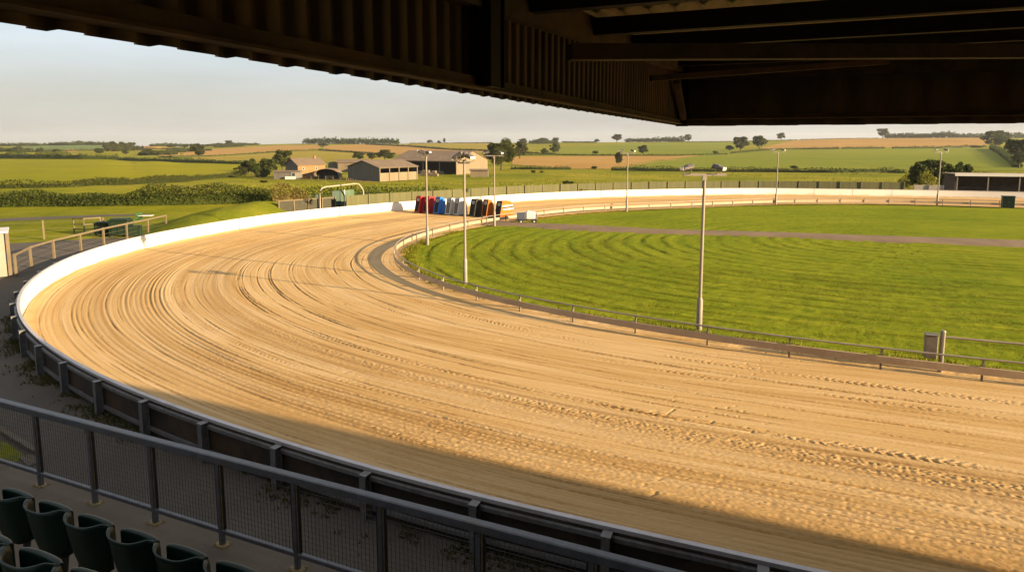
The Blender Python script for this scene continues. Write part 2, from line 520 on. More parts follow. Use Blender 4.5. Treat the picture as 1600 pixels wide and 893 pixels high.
wp = [un(*p, z=WALL_H)[:2] for p in RIM] + [un(*p)[:2] for p in BASE]
rp = [un(*p)[:2] for p in RAIL]
far = E1[:2]
wp = [wp[0] + far * 55, wp[0] + far * 20] + wp + [wp[-1] + far * 25, wp[-1] + far * 50]
rp = [rp[0] + far * 55, rp[0] + far * 20] + rp + [rp[-1] + far * 25, rp[-1] + far * 50]
WALL = smooth_curve(wp, .25, 8)
RAILC = smooth_curve(rp, .25, 8)
CA = (E1 * 7.8 + NV * 48.5)[:2]          # centre of the bend


def stations():
    """origins on the long axis and outward directions, ordered near straight -> bend -> far straight"""
    o, d = [], []
    e = 62.0
    while e > 7.86:
        o.append((E1 * e + NV * 48.5)[:2]); d.append(-NV[:2]); e -= .1 if e < 11 else .5
    th = 0.0
    while th < PI:
        o.append(CA); d.append(-NV[:2] * math.cos(th) - E1[:2] * math.sin(th))
        th += .0007 if th < .40 else .0011 if th < .85 else (.0018 if th < 1.5 else .004)
    e = 8.05
    while e < 62:
        o.append((E1 * e + NV * 48.5)[:2]); d.append(NV[:2]); e += .3
    return np.array(o), np.array(d)


SO, SD = stations()


def hit(curve):
    """distance from each station along its direction to the curve"""
    rel = curve - CA
    e = rel @ E1[:2]; n = rel @ NV[:2]
    out = np.empty(len(SO))
    side = (SO - CA) @ E1[:2]
    th = np.arctan2(-e, -n)               # 0 = near (-n), pi/2 = -e1, pi = +n
    for i in range(len(SO)):
        pass
    near = n < 0
    ne = e[near]; nn = n[near]; o = np.argsort(ne)
    fe = e[~near]; fn = n[~near]; q = np.argsort(fe)
    dirn = SD @ NV[:2]
    straight_near = (side > 1e-6) & (dirn < 0); straight_far = (side > 1e-6) & (dirn > 0)
    out[straight_near] = -np.interp(side[straight_near], ne[o], nn[o])
    out[straight_far] = np.interp(side[straight_far], fe[q], fn[q])
    b = ~(straight_near | straight_far)
    ang = np.arctan2(-(SD[b] @ E1[:2]), -(SD[b] @ NV[:2]))
    left = e < 3
    tt = np.arctan2(-e[left], -n[left]); rr = np.hypot(e[left], n[left])
    k = np.argsort(tt)
    out[b] = np.interp(ang, tt[k], rr[k])
    return out


RW = hit(WALL); RR = hit(RAILC)
for A_ in (RW, RR):
    w = np.ones(9) / 9
    A_[:] = np.convolve(np.r_[[A_[0]] * 4, A_, [A_[-1]] * 4], w, 'valid')
mid = SO + SD * ((RW + RR) / 2)[:, None]
SU = np.r_[0, np.cumsum(np.linalg.norm(np.diff(mid, axis=0), axis=1))]


def locate(px, py):
    """photo pixel on the track -> (u, fraction from wall to rail)"""
    p = un(px, py)[:2]
    P_ = (p[None] - SO)
    along = (P_ * SD).sum(1); perp = np.linalg.norm(P_ - along[:, None] * SD, axis=1)
    perp[along < 0] = 1e9
    i = int(np.argmin(perp))
    return SU[i], (RW[i] - along[i]) / (RW[i] - RR[i]), i


# ------------------------------------------------------------------ sand track
def build_sand():
    nv = 720
    f = np.linspace(0.0, 1.0, nv)
    W = (RW - RR)[:, None]
    FF = np.broadcast_to(f[None], (len(SO), nv))
    r = RW[:, None] - .03 - FF * (W - .03 + .55)
    X = SO[:, 0, None] + SD[:, 0, None] * r; Y = SO[:, 1, None] + SD[:, 1, None] * r
    U = np.broadcast_to(SU[:, None], X.shape)
    Vm = FF * W                            # metres from the wall
    u1 = SU; o1 = np.zeros_like(SU)
    rg = np.random.default_rng(21)
    z = np.zeros_like(X); churn_shade = np.zeros_like(X)
    clod = vnoise(U / .060, Vm / .038, 3); clod2 = vnoise(U / .045, Vm / .035, 4)
    patch = fnoise(U / 6.0, Vm / 1.3, 5, 3)

    def drift(c, amp, lam, sd):
        return (c + amp * (vnoise(u1 / lam, o1 + 3.5, sd) - .5))[:, None]

    # long soft unevenness left by the levelling bar
    z += (fnoise(U / 9.0, Vm / .7, 8, 3) - .5) * .030 + (fnoise(U / 4.0, Vm / .10, 1, 2) - .5) * .010 * np.clip(patch * 2.2 - .5, 0, 1)
    z += (clod2 - .5) * .003
    ua, ub = locate(700, 700)[0], locate(220, 480)[0]
    for c, w, pitch, amp, lump_ in BANDS:   # harrow furrows, cloddier towards the stand
        lump = lump_ * np.clip(1.0 - .8 * (u1 - ua) / (ub - ua), .2, 1.0)[:, None]
        D = (FF - drift(c, .012, 14.0, int(c * 1000))) * W
        b = np.clip((w - np.abs(D)) / (w * .35), 0, 1)
        fade = np.clip(.60 + 1.3 * (fnoise(u1 / 9.0, o1 + c * 50, 31, 2) - .25), 0, 1)[:, None]
        wob = (vnoise(U / 2.2, D / .4, 9) - .5) * .03
        row = np.round((D + wob) / pitch); rk = _hash(row, row * 0, 5)
        gr = np.cos((D + wob) * 2 * PI / pitch) * (.25 + .95 * rk) * np.clip(.35 + 1.5 * (vnoise(U / 3.5, row, 14) - .1), 0, 1.15)
        z += b * fade * (gr * amp + ((clod - .45) * lump * 1.5 + (clod2 - .5) * lump) * np.clip(.35 + .75 * gr, .12, 1.1))
        churn_shade = np.maximum(churn_shade, b * fade * (.28 + .80 * np.clip(-gr * 1.8 - .05, 0, 1) * (.45 + .9 * clod) + .25 * (clod < .33)) * np.minimum(1, .45 + lump * 22))  # disturbed sand tone, plus painted shade in the troughs between rows
    lines = list(LINES)
    for k in range(60):
        lines.append((rg.uniform(.02, .98), rg.uniform(.018, .034), rg.choice([.006, .010, .018])))
    for k, (c, w, depth) in enumerate(lines):      # single grooves, broken up along their length
        D = (FF - drift(c, .010, 11.0, 100 + k)) * W
        near_ = np.abs(D) < .16
        on = np.clip(2.2 * (fnoise(u1 / 1.8, o1 + k, 60 + k, 3) - .22), 0, 1)[:, None] * np.clip(3.0 * (fnoise(u1 / 18.0, o1 + k * 3.3, 160 + k, 2) - (.15 if k < len(LINES) else .33)), 0, 1)[:, None]
        gq = np.where(near_, np.exp(-(D / w) ** 2), 0)
        g2 = np.where(near_, np.exp(-((D - 2.1 * w) / w) ** 2), 0)
        z += on * depth * (-gq * (.55 + .9 * clod) + g2 * (.15 + .6 * clod2))
        churn_shade = np.maximum(churn_shade, on * gq * np.clip(.25 + depth * 34, 0, 1) * (.55 + .7 * clod))  # groove shadow painted along each line, broken by the clods
    for k in range(48):                    # fine unbroken scratches of the harrow tines, shallow and darkened by colour
        c = rg.uniform(.03, .97); w = rg.uniform(.011, .018)
        D = (FF - drift(c, .008, 16.0, 500 + k)) * W
        on = np.clip(2.0 * (fnoise(u1 / 7.0, o1 + k, 560 + k, 3) - .30), 0, 1)[:, None]
        gq = np.where(np.abs(D) < .06, np.exp(-(D / w) ** 2), 0)
        z -= on * gq * .007
        churn_shade = np.maximum(churn_shade, on * gq * .5 * (.6 + .6 * clod))
    for k, (c, w, depth) in enumerate(TREADS):     # tyre treads: chevron bars
        D = (FF - drift(c, .008, 13.0, 300 + k)) * W
        b = np.clip((w - np.abs(D)) / .04, 0, 1)
        on = np.clip(2.4 * (fnoise(u1 / 2.6, o1 + 5, int(c * 333) + 9, 3) - .36), 0, 1)[:, None]
        bar = np.sin((U + np.abs(D) * 1.1) * 2 * PI / .21)
        z += b * on * depth * (np.clip(bar * 2.5, -1, 1) * .5 - .25 + (clod2 - .5) * 1.3)
        churn_shade = np.maximum(churn_shade, b * on * (.30 + .4 * np.clip(-bar, 0, 1)))
    # paw and hoof pocks with small thrown crumbs
    pk = vnoise(U / .13, Vm / .12, 77); zone = np.clip(fnoise(U / 4, Vm / 2, 78, 2) * 2.4 - 1.28, 0, 1)
    z += (-np.clip(pk - .86, 0, 1) * .30 + np.clip(.10 - pk, 0, 1) * .08) * zone
    churn_shade = np.maximum(churn_shade, np.clip((pk - .86) * 8, 0, 1) * zone * .6)
    edge = np.exp(-(Vm / .35) ** 2) * .07 * (.6 + .8 * vnoise(U / .7, Vm * 0, 5)) + np.exp(-(((1 - FF) * W) / .5) ** 2) * .04 * (.4 + 1.2 * fnoise(U / .5, Vm / .4, 15, 3))
    z += edge + .04
    V = np.stack([X, Y, z], -1).reshape(-1, 3)
    o = mesh_np('sand_track', V, gridq(*X.shape), M['sand'], smooth=True, uv=np.stack([U, Vm], -1).reshape(-1, 2), attr={'churn_shade': churn_shade.ravel()})
    tag(o, 'golden raked sand racing track sweeping round the grass infield', 'track', kind='structure')


BANDS = []; LINES = []; TREADS = []
def fr(px, py): return locate(px, py)[1]
f_fur0, f_fur1 = fr(800, 735), fr(800, 690)
BANDS.append(((f_fur0 + f_fur1) / 2, .95, .17, .021, .024))
BANDS.append((fr(800, 762), .55, .20, .010, .010))
BANDS.append((fr(800, 630), .42, .5, .003, .020))
BANDS.append((fr(328, 480), .75, .45, .006, .013))
BANDS.append((fr(1100, 700), .3, .3, .005, .013))
TREADS.append((fr(1450, 728), .15, .015)); TREADS.append((fr(1050, 566), .14, .018)); TREADS.append((fr(1050, 590), .12, .014)); TREADS.append((fr(1300, 770), .13, .009))
for p, w, d in [((408, 430), .03, .028), ((265, 480), .028, .02), ((125, 480), .026, .014), ((95, 480), .026, .012), ((1030, 630), .03, .03), ((160, 480), .03, .02), ((460, 440), .03, .02), ((520, 440), .03, .02), ((380, 470), .03, .02), ((290, 480), .03, .02), ((1100, 655), .025, .02), ((1200, 690), .03, .025), ((1000, 560), .03, .02), ((1000, 610), .02, .02)]:
    LINES.append((fr(*p), w, d))
build_sand()

# ------------------------------------------------------------------ infield
GRASS_EDGE = [(1600, 588), (1475, 575), (1235, 548), (1088, 525), (908, 498), (818, 479), (750, 464), (700, 452), (674, 441), (641, 421), (635, 411), (634, 397), (647, 384), (668, 375.7), (701, 366), (735, 359), (775, 353), (838, 345), (900, 336.8), (975, 331.8), (1050, 327), (1200, 322), (1330, 321.6), (1450, 323), (1600, 326.5)]
ge = [un(*p)[:2] for p in GRASS_EDGE]
ge = [ge[0] + far * 55, ge[0] + far * 20] + ge + [ge[-1] + far * 25, ge[-1] + far * 50]
GEDGE = smooth_curve(ge, .25, 4)
RG = np.minimum(hit(GEDGE), RR - .25)
for _ in range(3):
    RG = np.convolve(np.r_[[RG[0]] * 10, RG, [RG[-1]] * 10], np.ones(21) / 21, 'valid')


def build_lawn():
    sel = np.arange(0, len(SO))
    so, sd, rg, su = SO[sel], SD[sel], RG[sel], SU[sel]
    dep = np.r_[np.arange(0, 3, .09), np.arange(3, 14, .14), np.linspace(14, 1, 2)[:0]]
    t = np.r_[dep, np.linspace(14, 27.9, 60)]
    R = rg[:, None] - t[None] * (rg[:, None] / 28.0)
    rag = np.zeros_like(R); rag[:, 0] = (fnoise(su / .5, su * 0, 3, 3) - .5) * .5
    R = R + rag
    X = so[:, 0, None] + sd[:, 0, None] * R; Y = so[:, 1, None] + sd[:, 1, None] * R
    U = np.broadcast_to(su[:, None], X.shape); T = np.broadcast_to(t[None], X.shape)
    z = .045 + (fnoise(X / .35, Y / .35, 40, 3) - .5) * .05 + (fnoise(X / 2.4, Y / 1.1, 43, 3) - .5) * .035
    lane = 1.05
    wob = (fnoise(U / 6.0, T / 3.0, 44, 2) - .5) * .45
    ph = (T + wob) / lane
    ln = np.abs(ph - np.round(ph)) * lane
    nearw = np.clip((60 - Y) / 20.0, 0, 1)
    cut = np.exp(-(ln / .085) ** 2) * np.clip(fnoise(U / 2.6, np.round(ph) * 1.0, 46, 3) * 2.4 - .6, 0, 1) * nearw
    z -= cut * .06
    z += .012 * np.sin(ph * 2 * PI) * nearw
    z[:, 0] = -.02
    V = np.stack([X, Y, z], -1).reshape(-1, 3)
    o = mesh_np('infield_lawn', V, gridq(*X.shape), M['lawn'], smooth=True, uv=np.stack([U, T], -1).reshape(-1, 2), attr={'cut': cut.ravel()})
    tag(o, 'mown green infield grass with curved mower lines', 'grass', kind='structure')


build_lawn()

# path across the infield
up_ = [un(*p)[:2] for p in [(770, 347), (800, 347.8), (908, 351.7), (1050, 359), (1200, 362.5), (1350, 367.5), (1600, 375.5), (1900, 385)]]
lo_ = [un(*p)[:2] for p in [(752, 353), (800, 354.5), (925, 363), (1050, 366.7), (1200, 371), (1350, 378), (1600, 387), (1900, 398)]]
ua = smooth_curve(up_, .25, 3); la = smooth_curve(lo_, .25, 3)
m_ = 160
ui = ua[np.linspace(0, len(ua) - 1, m_).astype(int)]; li = la[np.linspace(0, len(la) - 1, m_).astype(int)]
V = []
for k in range(5):
    q = ui * (1 - k / 4) + li * k / 4
    jag = (fnoise(np.arange(m_) * .9, np.arange(m_) * 0. + k, 9, 2) - .5) * .35 * (k in (0, 4))
    V.append(np.stack([q[:, 0], q[:, 1] + jag, np.full(m_, .125 if 0 < k < 4 else .03)], -1))
V = np.array(V).reshape(-1, 3)
tag(mesh_np('infield_path', V, gridq(5, m_), M['path']), 'narrow brown tarmac path crossing the infield behind the mower lines', 'path', kind='structure')

# ------------------------------------------------------------------ terrain sheet
ys = np.r_[np.linspace(-150, 80, 24), np.linspace(85, 110, 14), np.geomspace(114, 1100, 70), np.geomspace(1180, 6000, 10)]
ss = np.linspace(-2.6, 2.6, 261)
XX = ss[None] * np.maximum(ys, 85)[:, None]; YY = np.broadcast_to(ys[:, None], XX.shape)
ZZ = terrain_z(XX, YY)
tag(mesh_np('terrain', np.stack([XX, YY, ZZ], -1).reshape(-1, 3), gridq(*XX.shape), M['terrain'], smooth=True), 'rolling green pasture land around the stadium out to the horizon', 'terrain', kind='structure')


def field(name, top, bot, mat, label, lift=.06, nu=60, nv=12):
    top = np.array(top, float); bot = np.array(bot, float)
    x0 = max(top[0, 0], bot[0, 0]) if False else None
    tu = np.linspace(0, 1, nu)
    def along(c):
        d = np.r_[0, np.cumsum(np.abs(np.diff(c[:, 0])) + .01)]; d /= d[-1]
        return np.stack([np.interp(tu, d, c[:, 0]), np.interp(tu, d, c[:, 1])], 1)
    a = along(top); b = along(bot)
    V = []
    for k in range(nv):
        w = k / (nv - 1)
        for p in a * (1 - w) + b * w:
            q = gp(*p); V.append((q[0], q[1], q[2] + lift))
    o = mesh_np(name, np.array(V), gridq(nv, nu), mat, smooth=True)
    return tag(o, label, 'field', kind='structure')


field('field', [(-90, 247), (0, 247), (190, 249), (375, 256)], [(-90, 297), (0, 294), (120, 291), (250, 284), (380, 273)], M['bright_field'], 'bright green grass field between two long hedges at the left')
field('field', [(248, 242), (320, 234), (400, 229), (440, 227.5), (500, 226.5)], [(248, 245), (330, 243.5), (400, 239.5), (450, 236.5), (500, 233.5)], M['tan'], 'tan barley field rising behind the lone round tree', .12)
field('field', [(300, 245.5), (400, 240), (460, 236.8), (500, 235.5), (600, 241.5)], [(300, 250), (440, 254), (540, 253), (600, 251)], M['stubble'], 'yellow green field directly behind the brick farmhouse', .1)
field('field', [(505, 228), (560, 225.8), (630, 226), (700, 232.5), (770, 235.5)], [(505, 234), (560, 237.5), (610, 241.5), (680, 241), (770, 238)], M['tan'], 'tan field below the dark skyline wood', .12)
field('field', [(640, 224.2), (700, 223.8), (770, 223.6)], [(640, 226.3), (700, 231), (770, 234)], M['stubble'], 'thin yellow strip of field along the centre skyline', .12)
field('field', [(800, 245), (960, 243.5), (1090, 242.5)], [(800, 257), (890, 264), (960, 264), (1000, 257), (1090, 247)], M['tan'], 'pinkish tan field behind the tall leaning bush', .1)
field('field', [(870, 231.5), (960, 226), (1050, 223), (1150, 221.8)], [(870, 240), (960, 242), (1135, 240.5), (1150, 233)], M['green_field'], 'green field with a lone round tree on its lower edge', .12)
field('field', [(960, 257), (1050, 248), (1140, 239), (1220, 234), (1300, 232.5), (1560, 231)], [(960, 264), (1100, 263), (1300, 264), (1440, 267), (1600, 267)], M['green_field'], 'broad green field with faint tractor lines at the right', .1)
field('field', [(1190, 230.5), (1240, 219.5), (1300, 217), (1400, 215.9), (1545, 215.2)], [(1190, 232.5), (1240, 231.5), (1300, 231), (1480, 229.5), (1545, 226.5)], M['tan'], 'wide tan barley field along the right skyline', .12)
field('field', [(15, 229.5), (90, 226.5), (170, 226.5)], [(15, 237), (90, 236), (170, 235)], M['dull_field'], 'dull green hill field below the far left tree line', .12)
field('field', [(203, 231), (225, 228), (250, 228.5), (268, 231)], [(203, 232.5), (225, 232), (250, 232.5), (268, 233)], M['tan'], 'small pale tan field between two far blue woods', .12)
field('field', [(96, 234), (120, 233.5)], [(96, 238), (120, 238)], M['tan'], 'tiny tan patch over the long left hedge', .2)
field('field', [(395, 276.5), (480, 278.5), (560, 281)], [(395, 281), (480, 281.8), (600, 286)], M['stubble'], 'bare yellow strip of ground in front of the farmyard', .08)

# ------------------------------------------------------------------ tarmac outside the wall, mound, left paths
def sheet(name, pts, z, mat, label, cat, sub=3):
    """flat polygon"""
    mb = MB(); mb.poly([(p[0], p[1], z) for p in pts]); o = mb.build(name, mat)
    return tag(o, label, cat, kind='structure')


g = lambda *p: un(*p)[:2]
wl = [tuple(p) for p in WALL[::12] if (p @ E1[:2]) < 20 and p[1] < 42 and (p @ NV[:2] < 45)]
far_pts = [g(258, 347), g(213, 371), g(160, 372), g(60, 378), g(-60, 384), g(-260, 396), g(-400, 430)]
wl2 = [p for p in wl if p[1] < 38.5]
sheet('tarmac_apron', wl2 + [tuple(p) for p in far_pts] + [tuple((E1 * -30 + NV * 6)[:2]), tuple((E1 * -30 - NV * 8)[:2]), tuple((E1 * 20 - NV * 8)[:2]), tuple((E1 * 20 + NV * 7.5)[:2])], .012, M['tarmac'], 'dark worn tarmac apron between the stand and the track wall', 'tarmac')
lane_u = [g(x, y) for x, y in [(-200, 339), (0, 341.5), (80, 338.5), (160, 335.5), (225, 334)]]
lane_l = [g(x, y) for x, y in [(240, 336), (160, 338.5), (80, 342.5), (0, 346.5), (-200, 346)]]
sheet('lane', lane_u + lane_l, .02, M['tarmac'], 'thin grey lane running below the near left hedge', 'lane')


def build_mound():
    mb = []
    nx, ny = 180, 40
    X = np.linspace(205, 470, nx)
    rx = np.linspace(185, 490, 306); rv = np.interp(rx, [205, 230, 260, 300, 340, 400, 430, 450, 470], [.0, .15, .5, 1.0, 1.25, 1.42, 1.25, .6, .0]); rv = np.convolve(np.r_[[0] * 15, rv, [0] * 15], np.hanning(31) / np.hanning(31).sum(), 'valid')
    V = []
    for j in range(ny):
        for px in X:
            # ground line just behind the wall, going back
            i = np.interp(px, [205, 280, 420, 480], [368, 357, 335, 328])
            p0 = un(px, i, WALL_H)[:2] * 1.02
            t = j / (ny - 1)
            dirv = p0 / np.linalg.norm(p0)
            w = 11.0
            p = p0 + dirv * t * w
            ridge = np.interp(px, rx, rv)
            h = ridge * math.sin(PI * min(1, t * 1.0)) ** .8 * (1 + .10 * (fnoise(np.array([px / 26.]), np.array([t * 3]), 4)[0] - .5))
            V.append((p[0], p[1], .0 + float(h) - .03))
    o = mesh_np('grass_bank', np.array(V), gridq(ny, nx), M['mound'], smooth=True)
    tag(o, 'low grassy bank behind the white track wall', 'bank', kind='structure')


build_mound()

# ------------------------------------------------------------------ track wall
def at_e(curve, cond): return curve[cond]


wc = WALL
o = empty('track_wall', (wc[0][0], wc[0][1], 0))
tag(o, 'long curved track wall, white inside with dark boards and steel posts outside', 'wall')
TW = o
def rel(p, root): return np.asarray(p, float) - np.array([root.location.x, root.location.y] + ([root.location.z] if len(p) == 3 else []))
wcr = wc - wc[0]
# travel direction: near right -> left -> far right ; left normal of travel points outwards(-)?
tdir = np.gradient(wc, axis=0)
sgn = 1.0
mid_i = len(wc) // 2
nl = np.array([-tdir[mid_i, 1], tdir[mid_i, 0]])
if nl @ (CA - wc[mid_i]) > 0: sgn = -1.0      # outward = sgn * left normal
mb = MB(); mb.sweep(wcr[::2], [(0, 0), (0, WALL_H - .03), (sgn * .05, WALL_H - .03), (sgn * .05, 0)]); mb.build('white_face', M['white_wall'], TW)
mb = MB(); mb.sweep(wcr[::2], [(-sgn * .015, WALL_H - .03 + .002), (-sgn * .015, WALL_H + .02), (sgn * .075, WALL_H + .02), (sgn * .075, WALL_H - .028)]); mb.build('capping', M['rim'], TW)
dw = np.r_[0, np.cumsum(np.linalg.norm(np.diff(wc, axis=0), axis=1))]
mb = MB()
for s_ in np.arange(30.0, dw[-1] - 60, 4.24):
    x = np.interp(s_, dw, wc[:, 0]); y = np.interp(s_, dw, wc[:, 1])
    t = np.array([np.interp(s_ + .2, dw, wc[:, 0]) - x, np.interp(s_ + .2, dw, wc[:, 1]) - y]); t /= np.linalg.norm(t)
    n_ = -sgn * np.array([-t[1], t[0]])
    mb.box((x - wc[0][0] + n_[0] * .004, y - wc[0][1] + n_[1] * .004, .42), (.045, .012, .80), (t[0], t[1], 0), (n_[0], n_[1], 0))
mb.build('joint_strip', M['twhite'], TW)
near = np.array([(p @ E1[:2] > -34) and (p @ NV[:2] < 21) for p in wc]); nr = wcr[near]
mb = MB(); mb.sweep(nr[::2], [(sgn * .053, 0), (sgn * .053, WALL_H - .06), (sgn * .085, WALL_H - .06), (sgn * .085, 0)]); mb.build('backing_board', M['board'], TW)
for zc in (.70, .16):
    mb = MB(); mb.sweep(nr[::2], [(sgn * .088, zc), (sgn * .088, zc + .07), (sgn * .15, zc + .07), (sgn * .15, zc)]); mb.build('back_rail', M['grey_steel'], TW)
# posts every 2.15 m, phase from the photograph
d = np.r_[0, np.cumsum(np.linalg.norm(np.diff(wc, axis=0), axis=1))]
p0 = un(447, 692, WALL_H)[:2]
d0 = d[int(np.argmin(np.linalg.norm(wc - p0, axis=1)))]
idx = np.where(near)[0]
k = math.ceil((d[idx[0]] - d0) / 2.12)
while d0 + 2.12 * k < d[idx[-1]]:
    s = d0 + 2.12 * k; k += 1
    x = np.interp(s, d, wc[:, 0]); y = np.interp(s, d, wc[:, 1])
    t = np.array([np.interp(s + .2, d, wc[:, 0]) - x, np.interp(s + .2, d, wc[:, 1]) - y]); t /= np.linalg.norm(t)
    n_ = sgn * np.array([-t[1], t[0]])
    c = np.array([x, y]) + n_ * .20 - wc[0]
    mb = MB()
    T3 = (t[0], t[1], 0); N3 = (n_[0], n_[1], 0)
    mb.box((c[0], c[1], .41), (.02, .14, .84), T3, N3)
    mb.box((c[0] + n_[0] * .075, c[1] + n_[1] * .075, .41), (.13, .012, .84), T3, N3)
    mb.box((c[0] - n_[0] * .075, c[1] - n_[1] * .075, .41), (.13, .012, .84), T3, N3)
    mb.box((c[0], c[1], .832), (.15, .17, .014), T3, N3)
    mb.build('post', M['grey_steel'], TW)

# ------------------------------------------------------------------ inner rail
rc = RAILC
RL = empty('inner_rail', (rc[0][0], rc[0][1], 0))
tag(RL, 'low inner running rail with pipe top and wide plank on short posts', 'rail')
rr = rc - rc[0]
td = np.gradient(rc, axis=0); i0 = len(rc) // 2
so_ = 1.0 if np.array([-td[i0, 1], td[i0, 0]]) @ (CA - rc[i0]) < 0 else -1.0     # outward side
mb = MB(); mb.tube([(p[0], p[1], .66) for p in rr[::3]], .028, 7); mb.build('top_pipe', M['rail_pipe'], RL, True)
mb = MB(); mb.sweep(rr[::3], [(so_ * .035, .24), (so_ * .035, .44), (so_ * .06, .455), (so_ * .085, .44), (so_ * .085, .24), (so_ * .06, .23)]); mb.build('plank', M['rail_plank'], RL)
d = np.r_[0, np.cumsum(np.linalg.norm(np.diff(rc, axis=0), axis=1))]
p0 = un(1235, 561)[:2]; d0 = d[int(np.argmin(np.linalg.norm(rc - p0, axis=1)))]
k = math.ceil((d[0] - d0) / 2.4) + 14
np_ = 0
while d0 + 2.4 * k < d[-1] - 28 and np_ < 98:
    s = d0 + 2.4 * k; k += 1; np_ += 1
    x = np.interp(s, d, rr[:, 0]); y = np.interp(s, d, rr[:, 1])
    t = np.array([np.interp(s + .2, d, rr[:, 0]) - x, np.interp(s + .2, d, rr[:, 1]) - y]); t /= np.linalg.norm(t)
    n_ = so_ * np.array([-t[1], t[0]])
    mb = MB()
    mb.box((x, y, .31), (.05, .045, .66), (t[0], t[1], 0), (n_[0], n_[1], 0))
    mb.box((x, y, .645), (.09, .07, .03), (t[0], t[1], 0), (n_[0], n_[1], 0))
    mb.box((x + n_[0] * .045, y + n_[1] * .045, .5), (.06, .1, .05), (t[0], t[1], 0), (n_[0], n_[1], 0))
    mb.build('post', M['steel'], RL)

# gate rail (higher pipe at the far right of the near straight)
gpost = un(1472, 589)[:2]; gdir = (un(1600, 605)[:2] - un(1475, 591)[:2]); gdir /= np.linalg.norm(gdir)
gin = np.array([-gdir[1], gdir[0]])
if gin @ (CA - gpost) < 0: gin = -gin
gb = gpost + gin * .25
HR = empty('hare_box', (gb[0], gb[1], 0)); tag(HR, 'grey metal box and pale round post with a high side rail beside the inner rail', 'box')
mb = MB(); mb.tube([(0, 0, 0), (0, 0, 1.22)], .065, 10); mb.tube([(0, 0, 1.22), (0, 0, 1.27)], [.075, .05], 10); mb.build('post', M['pole'], HR, False)
mb = MB(); mb.tube([(0, 0, 1.08), (gdir[0] * 3.2, gdir[1] * 3.2, 1.08), (gdir[0] * 7, gdir[1] * 7, 1.08)], .032, 8); mb.build('side_rail', M['rail_pipe'], HR, True)
bx = -gdir * .27
mb = MB(); mb.box((bx[0], bx[1], .78), (.30, .24, .66), (gdir[0], gdir[1], 0), (gin[0], gin[1], 0), bevel=.02)
mb.build('metal_box', simple('hare_box_grey', (.16, .14, .12), .5, .2, 4, 0, .2, (.1, .06, .03), .4), HR)
mb = MB(); mb.box((bx[0], bx[1], 1.125), (.34, .28, .03), (gdir[0], gdir[1], 0), (gin[0], gin[1], 0), bevel=.008); mb.build('lid', M['steel'], HR)

# ------------------------------------------------------------------ floodlight poles
POLES = [((1092, 517), 'nearest floodlight pole standing alone in the mown infield', 0), ((727, 443), 'thick sleeved floodlight pole at the near inner rail bend', 1), ((668, 383), 'floodlight pole at the left end of the lawn before the traps', 2),
         ((772.5, 354), 'floodlight pole beside the orange traps', 0), ((979, 331), 'floodlight pole before the far bend, with the tan field behind', 0), ((1212, 320), 'floodlight pole under the broad tan skyline field', 0), ((1464, 321), 'floodlight pole beside the yellow bushes and small stand', 0)]


def floodlight(root, c, yaw, tilt, s=1.0):
    """a lamp head: rounded housing, bracket and glass"""
    L = empty('floodlight', (0, 0, 0)); L.parent = root; L.location = tuple(c); L.rotation_euler = (0, 0, yaw)
    mb = MB()
    ct, sn = math.cos(tilt), math.sin(tilt)
    X = (0, 1, 0); Y = (ct, 0, -sn); Z = (sn, 0, ct)      # Y is the throw axis, tilted down
    mb.box((0, 0, .26 * s), (.34 * s, .50 * s, .16 * s), X, Y, Z, bevel=.045 * s)
    mb.box((-.07 * s * ct, 0, .26 * s + .10 * s), (.26 * s, .30 * s, .07 * s), X, Y, Z, bevel=.025 * s)
    h = mb.build('housing', M['lamp_body'], L)
    mb = MB(); q = np.array([ct, 0, -sn]) * .245 * s + np.array([sn, 0, ct]) * (-.0) * s
    mb.box((q[0] + .012 * s, 0, .26 * s + q[2]), (.30 * s, .03 * s, .135 * s), X, Y, Z, bevel=.012 * s); mb.build('lens', M['lamp_lens'], L)
    mb = MB()
    for sy in (-1, 1):
        mb.tube([(0, 0, .01), (0, sy * .14 * s, .01), (-.02 * s, sy * .27 * s, .08 * s), (0, sy * .265 * s, .26 * s)], .016 * s, 6)
    mb.build('bracket', M['lamp_body'], L)
    return L


for (b, lab, kind) in POLES:
    p = un(*b)
    R = empty('floodlight_pole', p); tag(R, lab, 'floodlight', 'floodlight poles around the infield')
    top = 5.35 if kind == 0 else 5.5
    mb = MB(); mb.tube([(0, 0, 1.15), (0, 0, top)], [.062, .05], 12); mb.build('shaft', M['pole'], R, True)
    mb = MB(); mb.tube([(0, 0, -.05), (0, 0, 1.1), (0, 0, 1.18)], [.10, .098, .064], 14); mb.build('sleeve', M['pole'], R, True)
    if kind == 0:
        mb = MB(); mb.box((0, 0, top + .03), (1.45, .09, .075)); mb.box((0, 0, top - .08), (.16, .12, .16), taper=.8); mb.build('crossbar', M['pole'], R)
        floodlight(R, (-.58, 0, top + .05), PI + .25, .22, .82); floodlight(R, (.46, 0, top + .05), -.75, .2, .82)
    elif kind == 1:
        mb = MB(); mb.tube([(0, 0, top - .02), (0, 0, top + .16)], .07, 10); mb.beam((-.28, .05, top + .02), (.28, -.05, top + .02), .08, .08); mb.build('crossbar', M['pole'], R)
        floodlight(R, (-.28, .05, top + .06), PI - .2, .55, 1.1); floodlight(R, (.26, -.05, top + .06), -.9, .2, .9); floodlight(R, (-.05, .1, top + .12), 2.6, .5, .9)
    else:
        mb = MB(); mb.beam((-.3, 0, top), (.12, 0, top + .02), .07, .07); mb.tube([(0, 0, top - .1), (0, 0, top + .1)], .065, 10); mb.build('crossbar', M['pole'], R)
        floodlight(R, (-.26, 0, top + .03), PI - .1, -.35, 1.0); floodlight(R, (.1, 0, top + .06), -.4, -.3, .75)

